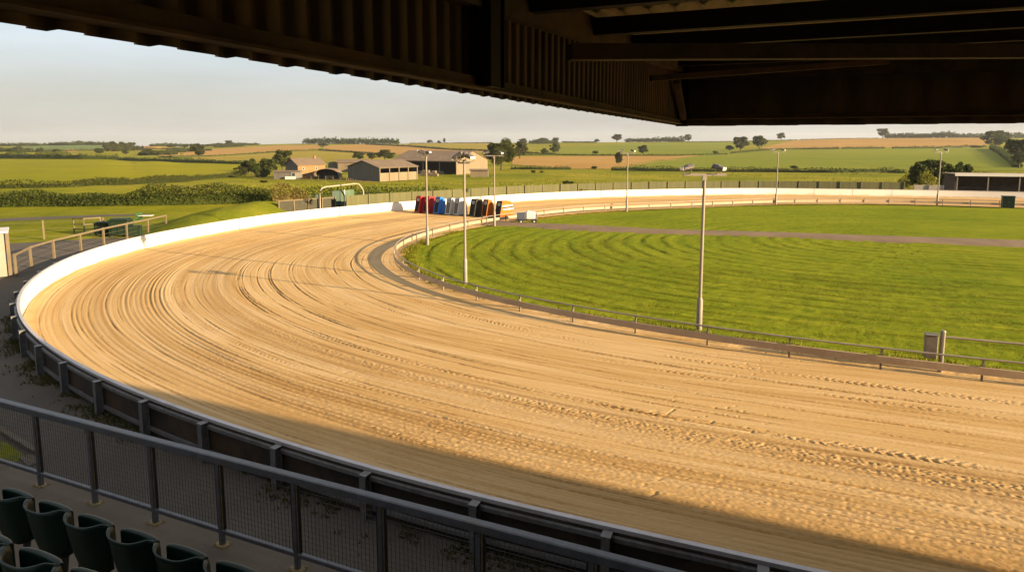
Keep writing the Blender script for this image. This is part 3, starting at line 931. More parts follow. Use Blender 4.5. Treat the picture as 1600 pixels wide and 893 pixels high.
# ------------------------------------------------------------------ starting traps
def trap(name, px, py, body, front, label, kind=0, w=.62, dep=.95, h=1.5, plate=None):
    p = un(px, py)
    R = empty(name, (p[0], p[1], .06), TY); tag(R, label, 'starting trap', 'starting traps in a row across the track')
    # local: +x = depth (away from the open front), y = width ; front face leans back
    ln = .30
    prof = [(0, .05), (dep, .05), (dep - .12, h * .72), (dep - .28, h * .97), (ln + .10, h), (ln, h - .03)]
    mb = MB()
    for s, e in ((-w / 2, -w / 2 + .05), (w / 2 - .05, w / 2)):
        a = [(x, s, z) for x, z in prof]; b = [(x, e, z) for x, z in prof]
        mb.quadstrip([a, b], True); mb.poly(a[::-1]); mb.poly(b)
    mb.build('side_panel', M[body] if kind != 3 else M['orange'], R)
    mb = MB()
    mb.quadstrip([[(ln + .10, -w / 2 + .05, h), (dep - .28, -w / 2 + .05, h * .97), (dep - .12, -w / 2 + .05, h * .72), (dep, -w / 2 + .05, .05)],
                  [(ln + .10, w / 2 - .05, h), (dep - .28, w / 2 - .05, h * .97), (dep - .12, w / 2 - .05, h * .72), (dep, w / 2 - .05, .05)]])
    mb.build('rear_cover', M[body], R)
    # front: frame, grille bars, number plate
    fd = np.array([ln, 0, h - .08]); fd /= np.linalg.norm(fd); Yv = np.array([0, 1, 0]); Nf = np.cross(fd, Yv)
    if Nf[0] > 0: Nf = -Nf
    mb = MB(); L = math.hypot(ln, h - .08)
    c0 = np.array([0, 0, .05])
    for sy in (-1, 1): mb.box(c0 + fd * L / 2 + Yv * sy * (w / 2 - .03) + Nf * .012, (.06, .05, L), Yv, Nf, fd)
    mb.box(c0 + fd * (L - .05) + Nf * .012, (w - .12, .05, .10), Yv, Nf, fd); mb.box(c0 + fd * .04 + Nf * .012, (w - .12, .05, .08), Yv, Nf, fd)
    mb.build('front_frame', M[front], R)
    mb = MB(); mb.box(c0 + fd * L / 2 + Nf * -.03, (w - .12, .02, L - .18), Yv, Nf, fd)
    for q in range(6): mb.box(c0 + fd * L * .45 + Yv * (-.2 + .08 * q) + Nf * -.008, (.014, .014, L * .8), Yv, Nf, fd)
    mb.box(c0 + fd * L * .38 + Nf * 0.0, (w - .12, .016, .03), Yv, Nf, fd)
    mb.build('grille', M['grille'] if body != 'twhite' else M['steel'], R)
    mb = MB(); mb.box(c0 + fd * L * .80 + Nf * .022, (.26, .02, .24), Yv, Nf, fd); pl = mb.build('number_plate', M['white'], R)
    mb = MB(); mb.box(c0 + fd * L * .80 + Nf * .034, (.12, .01, .13), Yv, Nf, fd)
    mb.build('plate_mark', M['black'] if plate is None else M[plate], pl)
    if kind == 2:
        mb = MB(); mb.tube([(ln, -w / 2, h - .05), (ln + .05, -w / 2, h + .08), (dep - .1, -w / 2, h + .06), (dep + .1, -w / 2, h * .7)], .035, 7); mb.build('hoop', M['tblack'], R, True)
    if kind == 3:
        for zc in (.98, .70):
            mb = MB()
            for y_ in (-w / 2 - .004,):
                mb.box((.34 + .25 * (1 - zc) + (dep - .34) / 2 - .02, y_, zc), (dep - .34, .012, .13)); mb.build('white_stripe', M['white'], R)
        mb = MB(); mb.box((.34 + (dep - .34) / 2, -w / 2 - .004, .84), (dep - .38, .012, .10)); mb.build('black_stripe', M['tblack'], R)
    return R


TY = rad(47)
trap('starting_trap', 651, 333.4, 'red', 'red', 'red trap at the left end of the trap row')
trap('starting_trap', 664, 334.2, 'red', 'red', 'second red trap, beside the blue one', dep=1.25)
trap('starting_trap', 681, 335.4, 'blue', 'blue', 'bright blue starting trap between red and white traps', dep=1.0)
trap('starting_trap', 699, 336.6, 'twhite', 'twhite', 'white trap next to the blue trap', dep=.7)
trap('starting_trap', 711.5, 337.4, 'twhite', 'twhite', 'white trap beside the black trap, with a dark plate surround', dep=1.2)
trap('starting_trap', 737, 339.2, 'tblack', 'tblack', 'black starting trap with a pipe hoop on top', 2, dep=1.25)
trap('starting_trap', 756, 340.2, 'orange', 'orange', 'plain orange starting trap with a green plate mark', dep=.95, plate='green_door')
trap('starting_trap', 777, 341.4, 'orange', 'tblack', 'orange end trap with white and black stripes on its side', 3, dep=1.6, h=1.42)
a = un(644, 333.2); b = un(782, 342.4)
dv = (b - a)[:2]; L = np.linalg.norm(dv); dv /= L
SK = empty('trap_base', (a[0], a[1], 0), math.atan2(dv[1], dv[0])); tag(SK, 'dark steel skid frame under the row of coloured traps', 'frame')
mb = MB(); mb.box((L / 2, 0, .055), (L, .10, .09)); mb.box((L / 2, 1.0, .055), (L, .10, .09)); mb.build('runner', M['tblack'], SK)
mb = MB(); [mb.box((L * i / 8, .5, .04), (.08, .9, .06)) for i in range(9)]; mb.build('cross_member', M['tblack'], SK)
for q in (.1, .5, .9):
    mb = MB(); mb.tube([(L * q, -.02, .06), (L * q, .04, .06)], .06, 10); mb.build('wheel', M['tyre'], SK)

# small generator trailer
p = un(822, 349)
TR = empty('water_trailer', p, rad(3)); tag(TR, 'small trailer with white tank and blue grey box by the inner rail', 'trailer')
mb = MB(); mb.box((0, 0, .30), (1.7, .62, .06), bevel=.01); mb.beam((-.85, 0, .30), (-1.35, 0, .27), .06, .06); mb.build('chassis', M['tblack'], TR)
mb = MB(); mb.box((-.40, 0, .60), (.62, .55, .52), bevel=.03); mb.build('engine_box', M['bluegrey'], TR)
mb = MB(); mb.box((.34, 0, .66), (.78, .58, .64), bevel=.08); mb.box((.2, 0, 1.01), (.2, .2, .07), bevel=.02); mb.build('tank', M['white'], TR)
mb = MB(); mb.box((.80, 0, .56), (.16, .5, .45), bevel=.02); mb.build('end_locker', M['steel'], TR)
for x in (-.42, .62):
    mb = MB(); mb.tube([(x, .27, .19), (x, .36, .19)], .19, 14); mb.build('wheel', M['tyre'], TR)
    mb = MB(); mb.tube([(x, -.36, .19), (x, -.27, .19)], .19, 14); w = mb.build('wheel', M['tyre'], TR)
    mb = MB(); mb.tube([(x, -.368, .19), (x, -.362, .19)], .06, 12); mb.build('hub', M['white'], w)
mb = MB(); mb.tube([(-1.33, 0, .0), (-1.33, 0, .5)], .025, 8); mb.build('jockey_stand', M['steel'], TR)

# dark green cabinet on the far straight
p = un(1574, 325.5)
CB = empty('green_cabinet', p, -YAW); tag(CB, 'dark green twin-door cabinet by the far inner rail', 'cabinet')
mb = MB(); mb.box((0, 0, .6), (.98, .6, 1.14), bevel=.02); mb.build('body', M['green_dark'], CB)
mb = MB(); mb.box((0, 0, 1.195), (1.06, .68, .05), bevel=.01); mb.build('roof', M['green_dark'], CB)
for s in (-1, 1):
    mb = MB(); mb.box((s * .24, -.31, .6), (.45, .02, 1.05)); dd = mb.build('door', M['bin'], CB)
    mb = MB(); mb.box((s * .06, -.33, .62), (.02, .02, .12)); mb.build('handle', M['steel'], dd)

# ------------------------------------------------------------------ fence behind the wall, gates etc.
def post_fence(pts, name, label, cat, h, mat, spacing, board=True, top_rail=False, wires=0, pm=None, mid=None, post_r=.05):
    """pts plan polyline"""
    pts = np.asarray(pts, float)
    R = empty(name, (pts[0][0], pts[0][1], 0)); tag(R, label, cat)
    q = pts - pts[0]
    d = np.r_[0, np.cumsum(np.linalg.norm(np.diff(q, axis=0), axis=1))]
    n = max(2, int(round(d[-1] / spacing)) + 1)
    s = np.linspace(0, d[-1], n)
    P_ = np.stack([np.interp(s, d, q[:, 0]), np.interp(s, d, q[:, 1])], 1)
    if board:
        mb = MB(); mb.sweep(P_, [(-.012, .03), (-.012, h), (.012, h), (.012, .03)]); mb.build('board_panel', mat, R)
    rnd = random.Random(len(name) + n)
    for i in range(n):
        mb = MB()
        tlt = (rnd.uniform(-.02, .02), rnd.uniform(-.02, .02))
        hh = h + (.06 if board else .04) * rnd.uniform(.5, 1.5)
        t = P_[min(i + 1, n - 1)] - P_[max(i - 1, 0)]; t /= np.linalg.norm(t)
        off = np.array([t[1], -t[0]]) * (.05 if board else 0)
        a = np.array([P_[i][0] + off[0], P_[i][1] + off[1], -.02]); b = a + np.array([tlt[0] * hh, tlt[1] * hh, hh])
        mb.beam(a, b, post_r * 2, post_r * 2, up=(t[0], t[1], 0)); mb.build('post', pm or M['timber'], R)
    if top_rail:
        mb = MB()
        for i in range(n - 1): mb.beam((P_[i][0], P_[i][1], h - .03), (P_[i + 1][0], P_[i + 1][1], h - .03), .07, .09)
        mb.build('top_rail', M['timber'], R)
    if mid:
        mb = MB()
        for zc in mid:
            for i in range(n - 1): mb.beam((P_[i][0], P_[i][1], zc), (P_[i + 1][0], P_[i + 1][1], zc), .05, .07)
        mb.build('middle_rail', M['timber'], R)
    if wires:
        mb = MB()
        for w in range(wires):
            zc = h * (.15 + .75 * w / max(1, wires - 1))
            mb.tube([(a[0], a[1], zc) for a in P_], .006, 4)
        mb.build('wire', M['steel'], R)
    return R


def behind(c, off, sel):
    t = np.gradient(c, axis=0); t /= np.linalg.norm(t, axis=1)[:, None]
    n_ = sgn * np.stack([-t[:, 1], t[:, 0]], 1)
    return (c + n_ * off)[sel]


pxw = 800 + wc[:, 0] / wc[:, 1] * F
selg = (wc[:, 1] > 54) & (pxw > 556) & (pxw < 1432)
post_fence(behind(wc, 1.6, selg)[::4], 'board_fence', 'long olive green board fence standing behind the far white wall', 'fence', 1.62, M['green_fence'], 2.35, pm=simple('green_fence_post', (.10, .098, .045), .8))
selp = (wc[:, 1] > 60) & (pxw >= 1434) & (pxw < 1495)
post_fence(behind(wc, 1.5, selp)[::4], 'panel_fence', 'short run of pale and grey fence panels beside the small far stand', 'fence', 1.35, simple('grey_fence_panel', (.28, .25, .21), .8, .2, 1.5), 2.0, pm=M['grey_steel'])
# left paddock rail fences
post_fence([g(26, 432), g(60, 412), g(105, 400), g(140, 390), g(175, 380), g(205, 373), g(233, 366), g(260, 359)], 'rail_fence', 'timber post and rail fence along the outside of the white wall', 'fence', 1.1, None, 2.45, board=False, top_rail=True, wires=4)
post_fence([g(-40, 382), g(16, 378.5), g(65, 374), g(113, 370), g(164, 369)], 'wire_fence', 'row of leaning timber posts with wire at the edge of the left tarmac', 'fence', 1.28, None, 2.9, board=False, wires=3)
post_fence([g(116, 364), g(132, 365), g(158, 363)], 'timber_gate', 'low timber gate behind the leaning wire fence posts', 'gate', 1.1, None, 1.0, board=False, top_rail=True, mid=(.3, .65), post_r=.035)
# wheeled bins
def big_bin(px, py, s, yaw, label, mat='bin', lid_open=False):
    p = un(px, py); R = empty('wheeled_bin', p, yaw); tag(R, label, 'bin')
    mb = MB(); mb.box((0, 0, .62 * s), (1.25 * s, .9 * s, .95 * s), bevel=.05 * s)
    for x in (-.4, 0, .4): mb.box((x * s, -.465 * s, .62 * s), (.06 * s, .03 * s, .8 * s))
    mb.build('body', M[mat], R)
    mb = MB(); mb.box((0, 0, 1.14 * s), (1.34 * s, .98 * s, .09 * s), bevel=.03 * s); mb.box((0, .02, 1.22 * s), (1.1 * s, .7 * s, .08 * s), bevel=.03 * s); mb.build('lid', M[mat], R)
    for sx in (-1, 1):
        for sy in (-1, 1):
            mb = MB(); mb.tube([(sx * .48 * s, sy * .33 * s - .04, .09 * s), (sx * .48 * s, sy * .33 * s + .04, .09 * s)], .09 * s, 10); mb.build('wheel', M['tyre'], R)
    for sx in (-1, 1):
        mb = MB(); mb.beam((sx * .67 * s, -.2 * s, .95 * s), (sx * .67 * s, .2 * s, .95 * s), .04 * s, .04 * s); mb.build('handle', M['tyre'], R)
    return R


big_bin(190, 369, 1.0, rad(10), 'large dark green wheeled bin, tallest of the bins on the left tarmac')
big_bin(163, 368, .78, rad(-8), 'lower green bin left of the tallest bin')
big_bin(212, 369.5, .62, rad(20), 'smallest green bin, between the tallest bin and the wall')
p = un(218, 352)
R = empty('garden_chair', p, rad(30)); tag(R, 'light green plastic chair on the grass behind the bins', 'chair')
mb = MB(); mb.box((0, 0, .43), (.5, .48, .04), bevel=.012); mb.build('seat', M['bin_pale'], R)
mb = MB(); mb.box((0, .25, .72), (.48, .04, .55), bevel=.015); mb.build('backrest', M['bin_pale'], R)
for sx in (-1, 1):
    for sy in (-1, 1):
        mb = MB(); mb.beam((sx * .21, sy * .2, 0), (sx * .21, sy * .2, .42), .045, .045); mb.build('leg', M['bin_pale'], R)
    mb = MB(); mb.box((sx * .25, .02, .62), (.05, .46, .03)); mb.beam((sx * .25, -.18, .43), (sx * .25, -.18, .61), .04, .04); mb.build('armrest', M['bin_pale'], R)
p = un(229, 351)
R = empty('small_table', p, 0.1); tag(R, 'small white table on the grass right of the green chair', 'table')
mb = MB(); mb.box((0, 0, .72), (.95, .6, .045), bevel=.01); mb.build('table_top', M['white'], R)
for sx in (-1, 1):
    for sy in (-1, 1):
        mb = MB(); mb.beam((sx * .4, sy * .22, 0), (sx * .4, sy * .22, .7), .04, .04); mb.build('leg', M['white'], R)
# cream hut at the left edge
c0 = un(17, 432)[:2]
HT = empty('ticket_hut', (c0[0], c0[1], 0), rad(37)); tag(HT, 'cream panelled hut cut off by the left picture edge', 'hut')
mb = MB(); mb.box((-1.25, .9, 1.08), (2.4, 1.7, 2.1)); mb.build('wall', M['cream'], HT)
mb = MB(); mb.box((-1.25, .9, 2.17), (2.62, 1.92, .09), bevel=.01); mb.build('roof', M['white'], HT)
mb = MB(); mb.box((0, 0.02, 1.06), (.14, .14, 2.12)); mb.build('corner_post', M['timber'], HT)

# pipe arch, sign and yard panels behind the wall
p0 = un(501.5, 329, .0); p1 = un(569.5, 322.5, .0)
p0 = gp(500.5, 335); p1 = gp(568.5, 329)
dv = (p1 - p0)[:2]; L = np.linalg.norm(dv); ar = math.atan2(dv[1], dv[0])
AR = empty('pipe_arch', (p0[0], p0[1], 0), ar); tag(AR, 'rusty cream pipe arch standing behind the white wall', 'arch')
hh = 2.45
pts = [(0, 0, 0), (0, 0, hh - .55), (.08, 0, hh - .3), (.28, 0, hh - .1), (.6, 0, hh - .02), (L - .75, 0, hh + .12), (L - .45, 0, hh + .05), (L - .08, 0, hh - .4), (L, 0, hh - .65), (L, 0, 0)]
mb = MB(); mb.tube(pts, .07, 10); mb.build('pipe', M['rusty_pipe'], AR, True)
mb = MB(); mb.box((L * .47, 0, hh + .06), (.14, .18, .20)); mb.build('clamp', M['tblack'], AR)
sg = gp(496, 334.5)
R = empty('sign_post', sg); tag(R, 'narrow white sign on a post at the left foot of the arch', 'sign')
mb = MB(); mb.tube([(0, 0, 0), (0, 0, 1.8)], .04, 8); mb.build('post', M['rusty_pipe'], R)
mb = MB(); mb.box((0, -.05, 1.28), (.17, .03, .75), bevel=.005); mb.build('sign_panel', M['sign'], R)
yp = [gp(436, 340)[:2], gp(468, 337.5)[:2], gp(495, 335)[:2], gp(524, 332.4)[:2]]
post_fence(yp, 'yard_fence', 'dark panelled yard fence with pale timber posts left of the arch', 'fence', 1.45, M['yard_panel'], 1.5, top_rail=True)
q0 = gp(533, 331)[:2] * 1.03; q1 = gp(554, 329)[:2] * 1.03
R = empty('green_gate', (q0[0], q0[1], 0), math.atan2((q1 - q0)[1], (q1 - q0)[0])); L = float(np.linalg.norm(q1 - q0)); tag(R, 'green boarded double gate under the pipe arch', 'gate')
for k_, (x0, x1) in enumerate(((0, L * .25), (L * .28, L))):
    mb = MB(); mb.box(((x0 + x1) / 2, 0, .95), (x1 - x0, .04, 1.8))
    for i in range(5): mb.box((x0 + (x1 - x0) * (i + .5) / 5, -.025, .95), (.03, .012, 1.75))
    mb.build('leaf', M['green_door'], R)
mb = MB(); mb.box((L * .265, -.02, .95), (.06, .09, 1.9)); mb.build('post', M['white'], R)
q0 = gp(520, 332)[:2] * 1.02; q1 = gp(532, 331)[:2] * 1.02
R = empty('dark_screen', (q0[0], q0[1], 0), math.atan2((q1 - q0)[1], (q1 - q0)[0])); L = float(np.linalg.norm(q1 - q0)); tag(R, 'near black upright screen panel left of the green gate', 'screen')
mb = MB(); mb.box((L / 2, 0, .95), (L, .05, 1.86), bevel=.01); mb.build('panel', M['green_dark'], R)
mb = MB(); mb.box((0, 0, .95), (.08, .09, 1.92)); mb.box((L, 0, .95), (.08, .09, 1.92)); mb.build('post', M['black'], R)

# ------------------------------------------------------------------ small far stand
a = un(1490, 313)[:2] * 1.075; dv = E1[:2].copy(); dv = np.array([math.cos(rad(-14)), math.sin(rad(-14))])
FS = empty('small_stand', (a[0], a[1], 0), rad(-14)); tag(FS, 'small open fronted stand with white roof edge on the far side', 'stand')
Ls = 16.0
mb = MB(); mb.box((Ls / 2, 3.2, 1.25), (Ls, .12, 2.5)); mb.box((.06, 1.6, 1.25), (.12, 3.1, 2.5)); mb.build('wall', M['brown'], FS)
mb = MB(); mb.box((Ls / 2, 1.5, 2.62), (Ls + .5, 3.9, .08)); mb.build('roof', M['barn_roof'], FS)
mb = MB(); mb.box((Ls / 2, -.48, 2.60), (Ls + .5, .06, .36)); mb.build('fascia', M['white'], FS)
for i in range(6):
    mb = MB(); mb.box((.1 + i * 3.15, -.3, 1.22), (.12, .12, 2.42)); mb.build('post', M['steel'], FS)
for i in range(3):
    mb = MB(); mb.box((Ls / 2, 1.2 + .7 * i, .2 + .25 * i), (Ls - .3, .65, .4 + .25 * i)); mb.build('step', M['brown'], FS)

# ------------------------------------------------------------------ farm buildings
def barn(name, px, py, yaw, W, Dp, eave, ridge, walls, roofm, label, open_front=None, cat='barn', bays=0, sink=.3):
    """local x along the ridge (0..W), y depth (0..Dp) ; front is y=0"""
    p = gp(px, py); R = empty(name, (p[0], p[1], p[2] - .05), yaw); tag(R, label, cat)
    th = .12
    fm, gm = walls
    if open_front is None:
        mb = MB(); mb.box((W / 2, th / 2, eave / 2), (W, th, eave)); mb.build('front_wall', M[fm], R)
    else:
        lo, hi = open_front            # solid below lo, open to hi, lintel above
        if lo > 0:
            mb = MB(); mb.box((W / 2, th / 2, lo / 2), (W, th, lo)); mb.build('front_wall', M[fm], R)
        mb = MB(); mb.box((W / 2, th / 2, (hi + eave) / 2), (W, th, eave - hi)); mb.build('lintel', M[fm], R)
        for i in range(bays + 1):
            x = .12 + (W - .24) * i / bays
            mb = MB(); mb.box((x, -.03, (eave - .02) / 2), (.22, .24, eave - .02)); mb.build('post', M['steel'] if fm != 'barn_tan' else M['barn_tan'], R)
        mb = MB(); mb.box((W / 2, Dp * .55, .02 + hi * .5), (W - .4, .06, hi)); mb.build('inner_wall', M['barn_in'], R)
    mb = MB(); mb.box((W / 2, Dp - th / 2, eave / 2), (W, th, eave)); mb.build('rear_wall', M[fm], R)
    for x0 in (0, W - th):
        mb = MB()
        a_ = [(x0, 0.002, 0), (x0, Dp - .002, 0), (x0, Dp - .002, eave - .02), (x0, Dp / 2, ridge - .05), (x0, 0.002, eave - .02)]
        b_ = [(x + th, y, z) for x, y, z in a_]
        mb.quadstrip([a_, b_], True); mb.poly(a_[::-1]); mb.poly(b_); mb.build('gable_wall', M[gm], R)
    mb = MB(); ov = .35
    sl = (ridge - eave) / (Dp / 2)
    rows = [(-ov, eave - sl * ov), (Dp / 2, ridge), (Dp + ov, eave - sl * ov)]
    nrib = max(8, int(W / .6))
    xs = np.linspace(-ov, W + ov, nrib * 2 + 1)
    for (y0, z0), (y1, z1) in ((rows[0], rows[1]), (rows[1], rows[2])):
        r0 = [(x, y0, z0 + .03 * (i % 2)) for i, x in enumerate(xs)]; r1 = [(x, y1, z1 + .03 * (i % 2)) for i, x in enumerate(xs)]
        mb.quadstrip([r0, r1]); mb.quadstrip([[(x, y, z - .1) for x, y, z in r1], [(x, y, z - .1) for x, y, z in r0]])
        mb.quadstrip([[(x, y, z - .1) for x, y, z in r0], r0])
        for e_ in (0, -1):
            mb.poly([r0[e_], r1[e_], (r1[e_][0], r1[e_][1], r1[e_][2] - .1), (r0[e_][0], r0[e_][1], r0[e_][2] - .1)])
    mb.build('roof', M[roofm], R)
    return R


def px_m(px, py): return gp(px, py)[1] / F        # metres per photo pixel there


# big barn at the right of the farm
s = px_m(760, 270)
B1 = barn('big_barn', 612, 271, rad(-26), 116 * s, 96 * s, 21 * s, 35 * s, ('barn_tan', 'barn_tan'), 'barn_roof', 'biggest open fronted tan barn at the right of the farm', (0.0, 19 * s), bays=4)
mb = MB(); mb.box((50 * s, -.12, 3.0 * s), (88 * s, .12, 6.0 * s)); mb.build('feed_barrier', M['barn_dark'], B1)
for i in range(6):
    sl_ = math.atan2(14, 48); yy = (14 + 7 * (i % 2)) * s
    mb = MB(); mb.box(((18 + 15 * i) * s, yy, 21 * s + yy * 14 / 48 + .06), (2.2 * s, 5 * s, .04), (1, 0, 0), (0, math.cos(sl_), math.sin(sl_)), (0, -math.sin(sl_), math.cos(sl_))); mb.build('roof_light', M['steel'], B1)
# front barn with four bays
s = px_m(592, 283)
B2 = barn('bay_barn', 593, 283.5, rad(50), 77 * s, 80 * s, 22 * s, 32 * s, ('barn_tan', 'barn_dark'), 'barn_roof', 'front barn with dark gable and four window bays', (13 * s, 20 * s), bays=4)
# brick farmhouse
s = px_m(480, 278)
B3 = barn('brick_farmhouse', 466, 279.5, rad(44), 45 * s, 42 * s, 22 * s, 31 * s, ('barn_brick', 'barn_dark'), 'barn_roof', 'orange brick farmhouse at the left of the farm', cat='house')
mb = MB(); mb.box((38 * s, 20 * s, 32 * s), (2.5 * s, 2.5 * s, 5 * s)); mb.build('chimney', M['barn_brick'], B3)
for x in (9, 30):
    mb = MB(); mb.box((x * s, -.02, 15.5 * s), (3.4 * s, .08, 4 * s)); w = mb.build('window', M['white'], B3)
    mb = MB(); mb.box((x * s, -.065, 15.5 * s), (2.7 * s, .03, 3.3 * s)); mb.build('pane', M['glasspane'], w)
mb = MB(); mb.box((20 * s, -.02, 4 * s), (3.5 * s, .08, 8 * s)); mb.build('door', M['barn_dark'], B3)
# lean-to in front of the house
s = px_m(450, 280)
B4 = barn('lean_to', 428, 280.5, rad(2), 40 * s, 12 * s, 13 * s, 14.2 * s, ('barn_dark', 'barn_tan'), 'barn_roof', 'low flat lean-to with white end in front of the brick farmhouse', cat='shed')
mb = MB(); mb.box((36.5 * s, -.05, 6.4 * s), (14 * s, .14, 12.6 * s)); mb.build('white_panel', M['cream'], B4)
mb = MB(); mb.box((30.3 * s, -.06, 8 * s), (6 * s, .1, 6 * s)); w = mb.build('window', M['white'], B4)
mb = MB(); mb.box((30.3 * s, -.12, 8 * s), (4.6 * s, .03, 4.8 * s)); mb.build('pane', M['glasspane'], w)
mb = MB(); mb.box((26 * s, -.6, 2.6 * s), (15 * s, .5, 5.2 * s)); mb.build('low_wall', M['white'], B4)
# arched shed
def arched(px, py, w, dp, hh, yaw, label, fm, name='arched_shed', openf=True):
    p = gp(px, py); R = empty(name, (p[0], p[1], p[2] - .05), yaw); tag(R, label, 'shed')
    pts = [(w / 2 - w / 2 * math.cos(t), hh * .45 + hh * .55 * math.sin(t)) for t in np.linspace(0, PI, 13)]
    mb = MB(); pr = [(x, -.3, z) for x, z in pts]; pb = [(x, dp, z) for x, z in pts]
    mb.quadstrip([pr, pb]); mb.quadstrip([[(x, y, z + .1) for x, y, z in pb], [(x, y, z + .1) for x, y, z in pr]]); mb.quadstrip([pr, [(x, y, z + .1) for x, y, z in pr]]); mb.build('roof', M['barn_roof'], R)
    y = dp * .5 if openf else .05
    mb = MB(); mb.poly([(0, y, 0), (w, y, 0)] + [(x, y, z - .02) for x, z in pts[::-1]]); mb.build('end_wall', M[fm], R)
    mb = MB(); mb.box((.06, dp / 2, hh * .22), (.12, dp, hh * .44)); mb.box((w - .06, dp / 2, hh * .22), (.12, dp, hh * .44)); mb.build('side_wall', M['barn_dark'], R)
    return R


s = px_m(510, 279)
arched(491, 280, 37 * s, 26 * s, 16 * s, rad(3), 'round topped open shed between farmhouse and front barn', 'barn_in')
s = px_m(525, 268)
B5 = barn('rear_barn', 528, 268, rad(4), 46 * s, 26 * s, 15 * s, 19 * s, ('barn_tan', 'barn_dark'), 'barn_roof', 'long tan barn behind the round topped shed')
mb = MB(); mb.box((-9 * s, 4, 7.5 * s), (18 * s, .3, 15 * s)); mb.build('side_annexe', M['barn_dark'], B5)
s = px_m(745, 276)
B6 = barn('block_shed', 735, 276.5, rad(-3), 27 * s, 14 * s, 11 * s, 12.5 * s, ('barn_tan', 'barn_dark'), 'barn_roof', 'small pale block shed at the foot of the biggest barn', cat='shed')

for k_, (px, by, lab) in enumerate([(512, 280.5, 'left one of two pale crates before the round topped shed'), (519, 280.5, 'right one of two pale crates before the round topped shed')]):
    p = gp(px, by); R = empty('pallet_crate', p, .3 * k_); tag(R, lab, 'crate', 'pale crates in the farmyard')
    mb = MB(); mb.box((0, 0, .55), (1.0, .9, .9), bevel=.03); [mb.box((0, -.46, .25 + .22 * i), (1.02, .04, .12)) for i in range(4)]; mb.build('side_boards', M['barn_tan'], R)
    mb = MB(); [mb.box((x, 0, .05), (.12, .9, .1)) for x in (-.42, 0, .42)]; mb.box((0, 0, .09), (1.0, .9, .02)); mb.build('pallet', M['timber'], R)
post_fence([gp(486, 281.5)[:2], gp(540, 283)[:2], gp(590, 286)[:2]], 'paddock_fence', 'short weathered posts with wire in front of the dark barn gable', 'fence', 1.1, None, 2.6, board=False, wires=2)
for o_ in [o for o in bpy.data.objects if o.name.startswith('paddock_fence')]: o_.location.z = gp(540, 283)[2]
for k_, (px, by, w_, lab) in enumerate([(660, 274.5, 6, 'stack of straw bales at the left mouth of the biggest barn'), (676, 275.5, 4, 'smaller stack of straw bales inside the mouth of the biggest barn')]):
    p = gp(px, by); R = empty('straw_bales', p, -.3); tag(R, lab, 'bale stack')
    for r_ in range(2):
        for c_ in range(w_ // 2 - r_):
            mb = MB(); mb.box((c_ * 1.25 + .6 * r_, 0, .45 + .9 * r_), (1.2, 1.0, .88), bevel=.08); mb.build('bale', M['barn_tan'], R)
# ------------------------------------------------------------------ vegetation
rng = np.random.default_rng(7)


def leaf_geo(C, size, rg, flat=.0):
    """quads at centres C with random orientation"""
    n = len(C)
    a = rg.normal(size=(n, 3)); a /= np.linalg.norm(a, axis=1)[:, None]
    b = rg.normal(size=(n, 3)); b -= (a * b).sum(1)[:, None] * a; b /= np.linalg.norm(b, axis=1)[:, None]
    sz = (size if np.ndim(size) else np.full(n, size)) * rg.uniform(.6, 1.35, n)
    a *= sz[:, None] * .5; b *= sz[:, None] * .38
    V = np.stack([C - a, C - b * .9, C + a, C + b * .9], 1).reshape(-1, 3)
    Q = np.arange(4 * n).reshape(-1, 4)
    return V, Q


def crown_points(n, w, h, z0, rg, nclump=30, dense=.5):
    """leaf centres gathered in clumps filling an uneven crown"""
    cl = []
    while len(cl) < nclump:
        p = rg.uniform(-1, 1, 3)
        r = np.linalg.norm(p)
        if r > 1 or (r < .45 and rg.random() < .6): continue
        cl.append(p * np.array([1, 1, 1]) * rg.uniform(.85, 1.08))
    cl = np.array(cl)
    cl[:, 2] = np.where(cl[:, 2] < 0, cl[:, 2] * .92, cl[:, 2])
    rad_ = rg.uniform(.17, .38, nclump)
    k = rg.choice(nclump, n, p=rad_ ** 2 / (rad_ ** 2).sum())
    q = rg.normal(size=(n, 3)); q /= np.linalg.norm(q, axis=1)[:, None]
    q *= (rg.random(n) ** dense)[:, None] * rad_[k][:, None]; q[:, 2] *= .82
    P_ = cl[k] * .79 + q
    P_[:, 0] *= w / 2; P_[:, 1] *= w / 2; P_[:, 2] = z0 + (P_[:, 2] + 1) / 2 * h
    return P_


def make_tree(h, w, seed, leaves=2600, leaf=.34, mat='leaf_tree', bole=.16, name='tree'):
    rg = np.random.default_rng(seed)
    R = empty(name, (0, 0, 0))
    z0 = h * bole
    mb = MB()
    mb.tube([(0, 0, -.3), (.02 * h, 0, h * .2), (0, .01 * h, h * .45), (0.01 * h, 0, h * .8)], [h * .030, h * .024, h * .016, h * .004], 8)
    for k in range(7):
        a = k * 2.4 + seed; zz = h * rg.uniform(.22, .5); rr_ = w * rg.uniform(.25, .4)
        mb.tube([(0, 0, zz), (math.cos(a) * rr_ * .5, math.sin(a) * rr_ * .5, zz + h * .12), (math.cos(a) * rr_, math.sin(a) * rr_, zz + h * .22)], [h * .012, h * .008, h * .003], 6)
    mb.build('trunk', M['bark'], R, True)
    V, Q = leaf_geo(crown_points(leaves, w, h - z0, z0, rg), leaf, rg)
    mesh_np('crown', V, Q, M[mat], R)
    return R


protos = {}
for i, (hw, b) in enumerate([(.95, .14), (.85, .2), (1.15, .12), (.72, .16)]):
    protos['tree', i] = make_tree(12.0, 12 * hw, 11 + i, 7500, .66, 'leaf_far', b * .6)
for i in range(3):
    protos['bush', i] = make_tree(3.0, [4.2, 3.4, 3.0][i], 40 + i, 4200, .26, 'leaf_hedge', .01, 'bush')
used = set()
TG = {'sky': 'trees along the skyline', 'field': 'trees standing in the fields', 'bush': 'bushes in the meadows'}


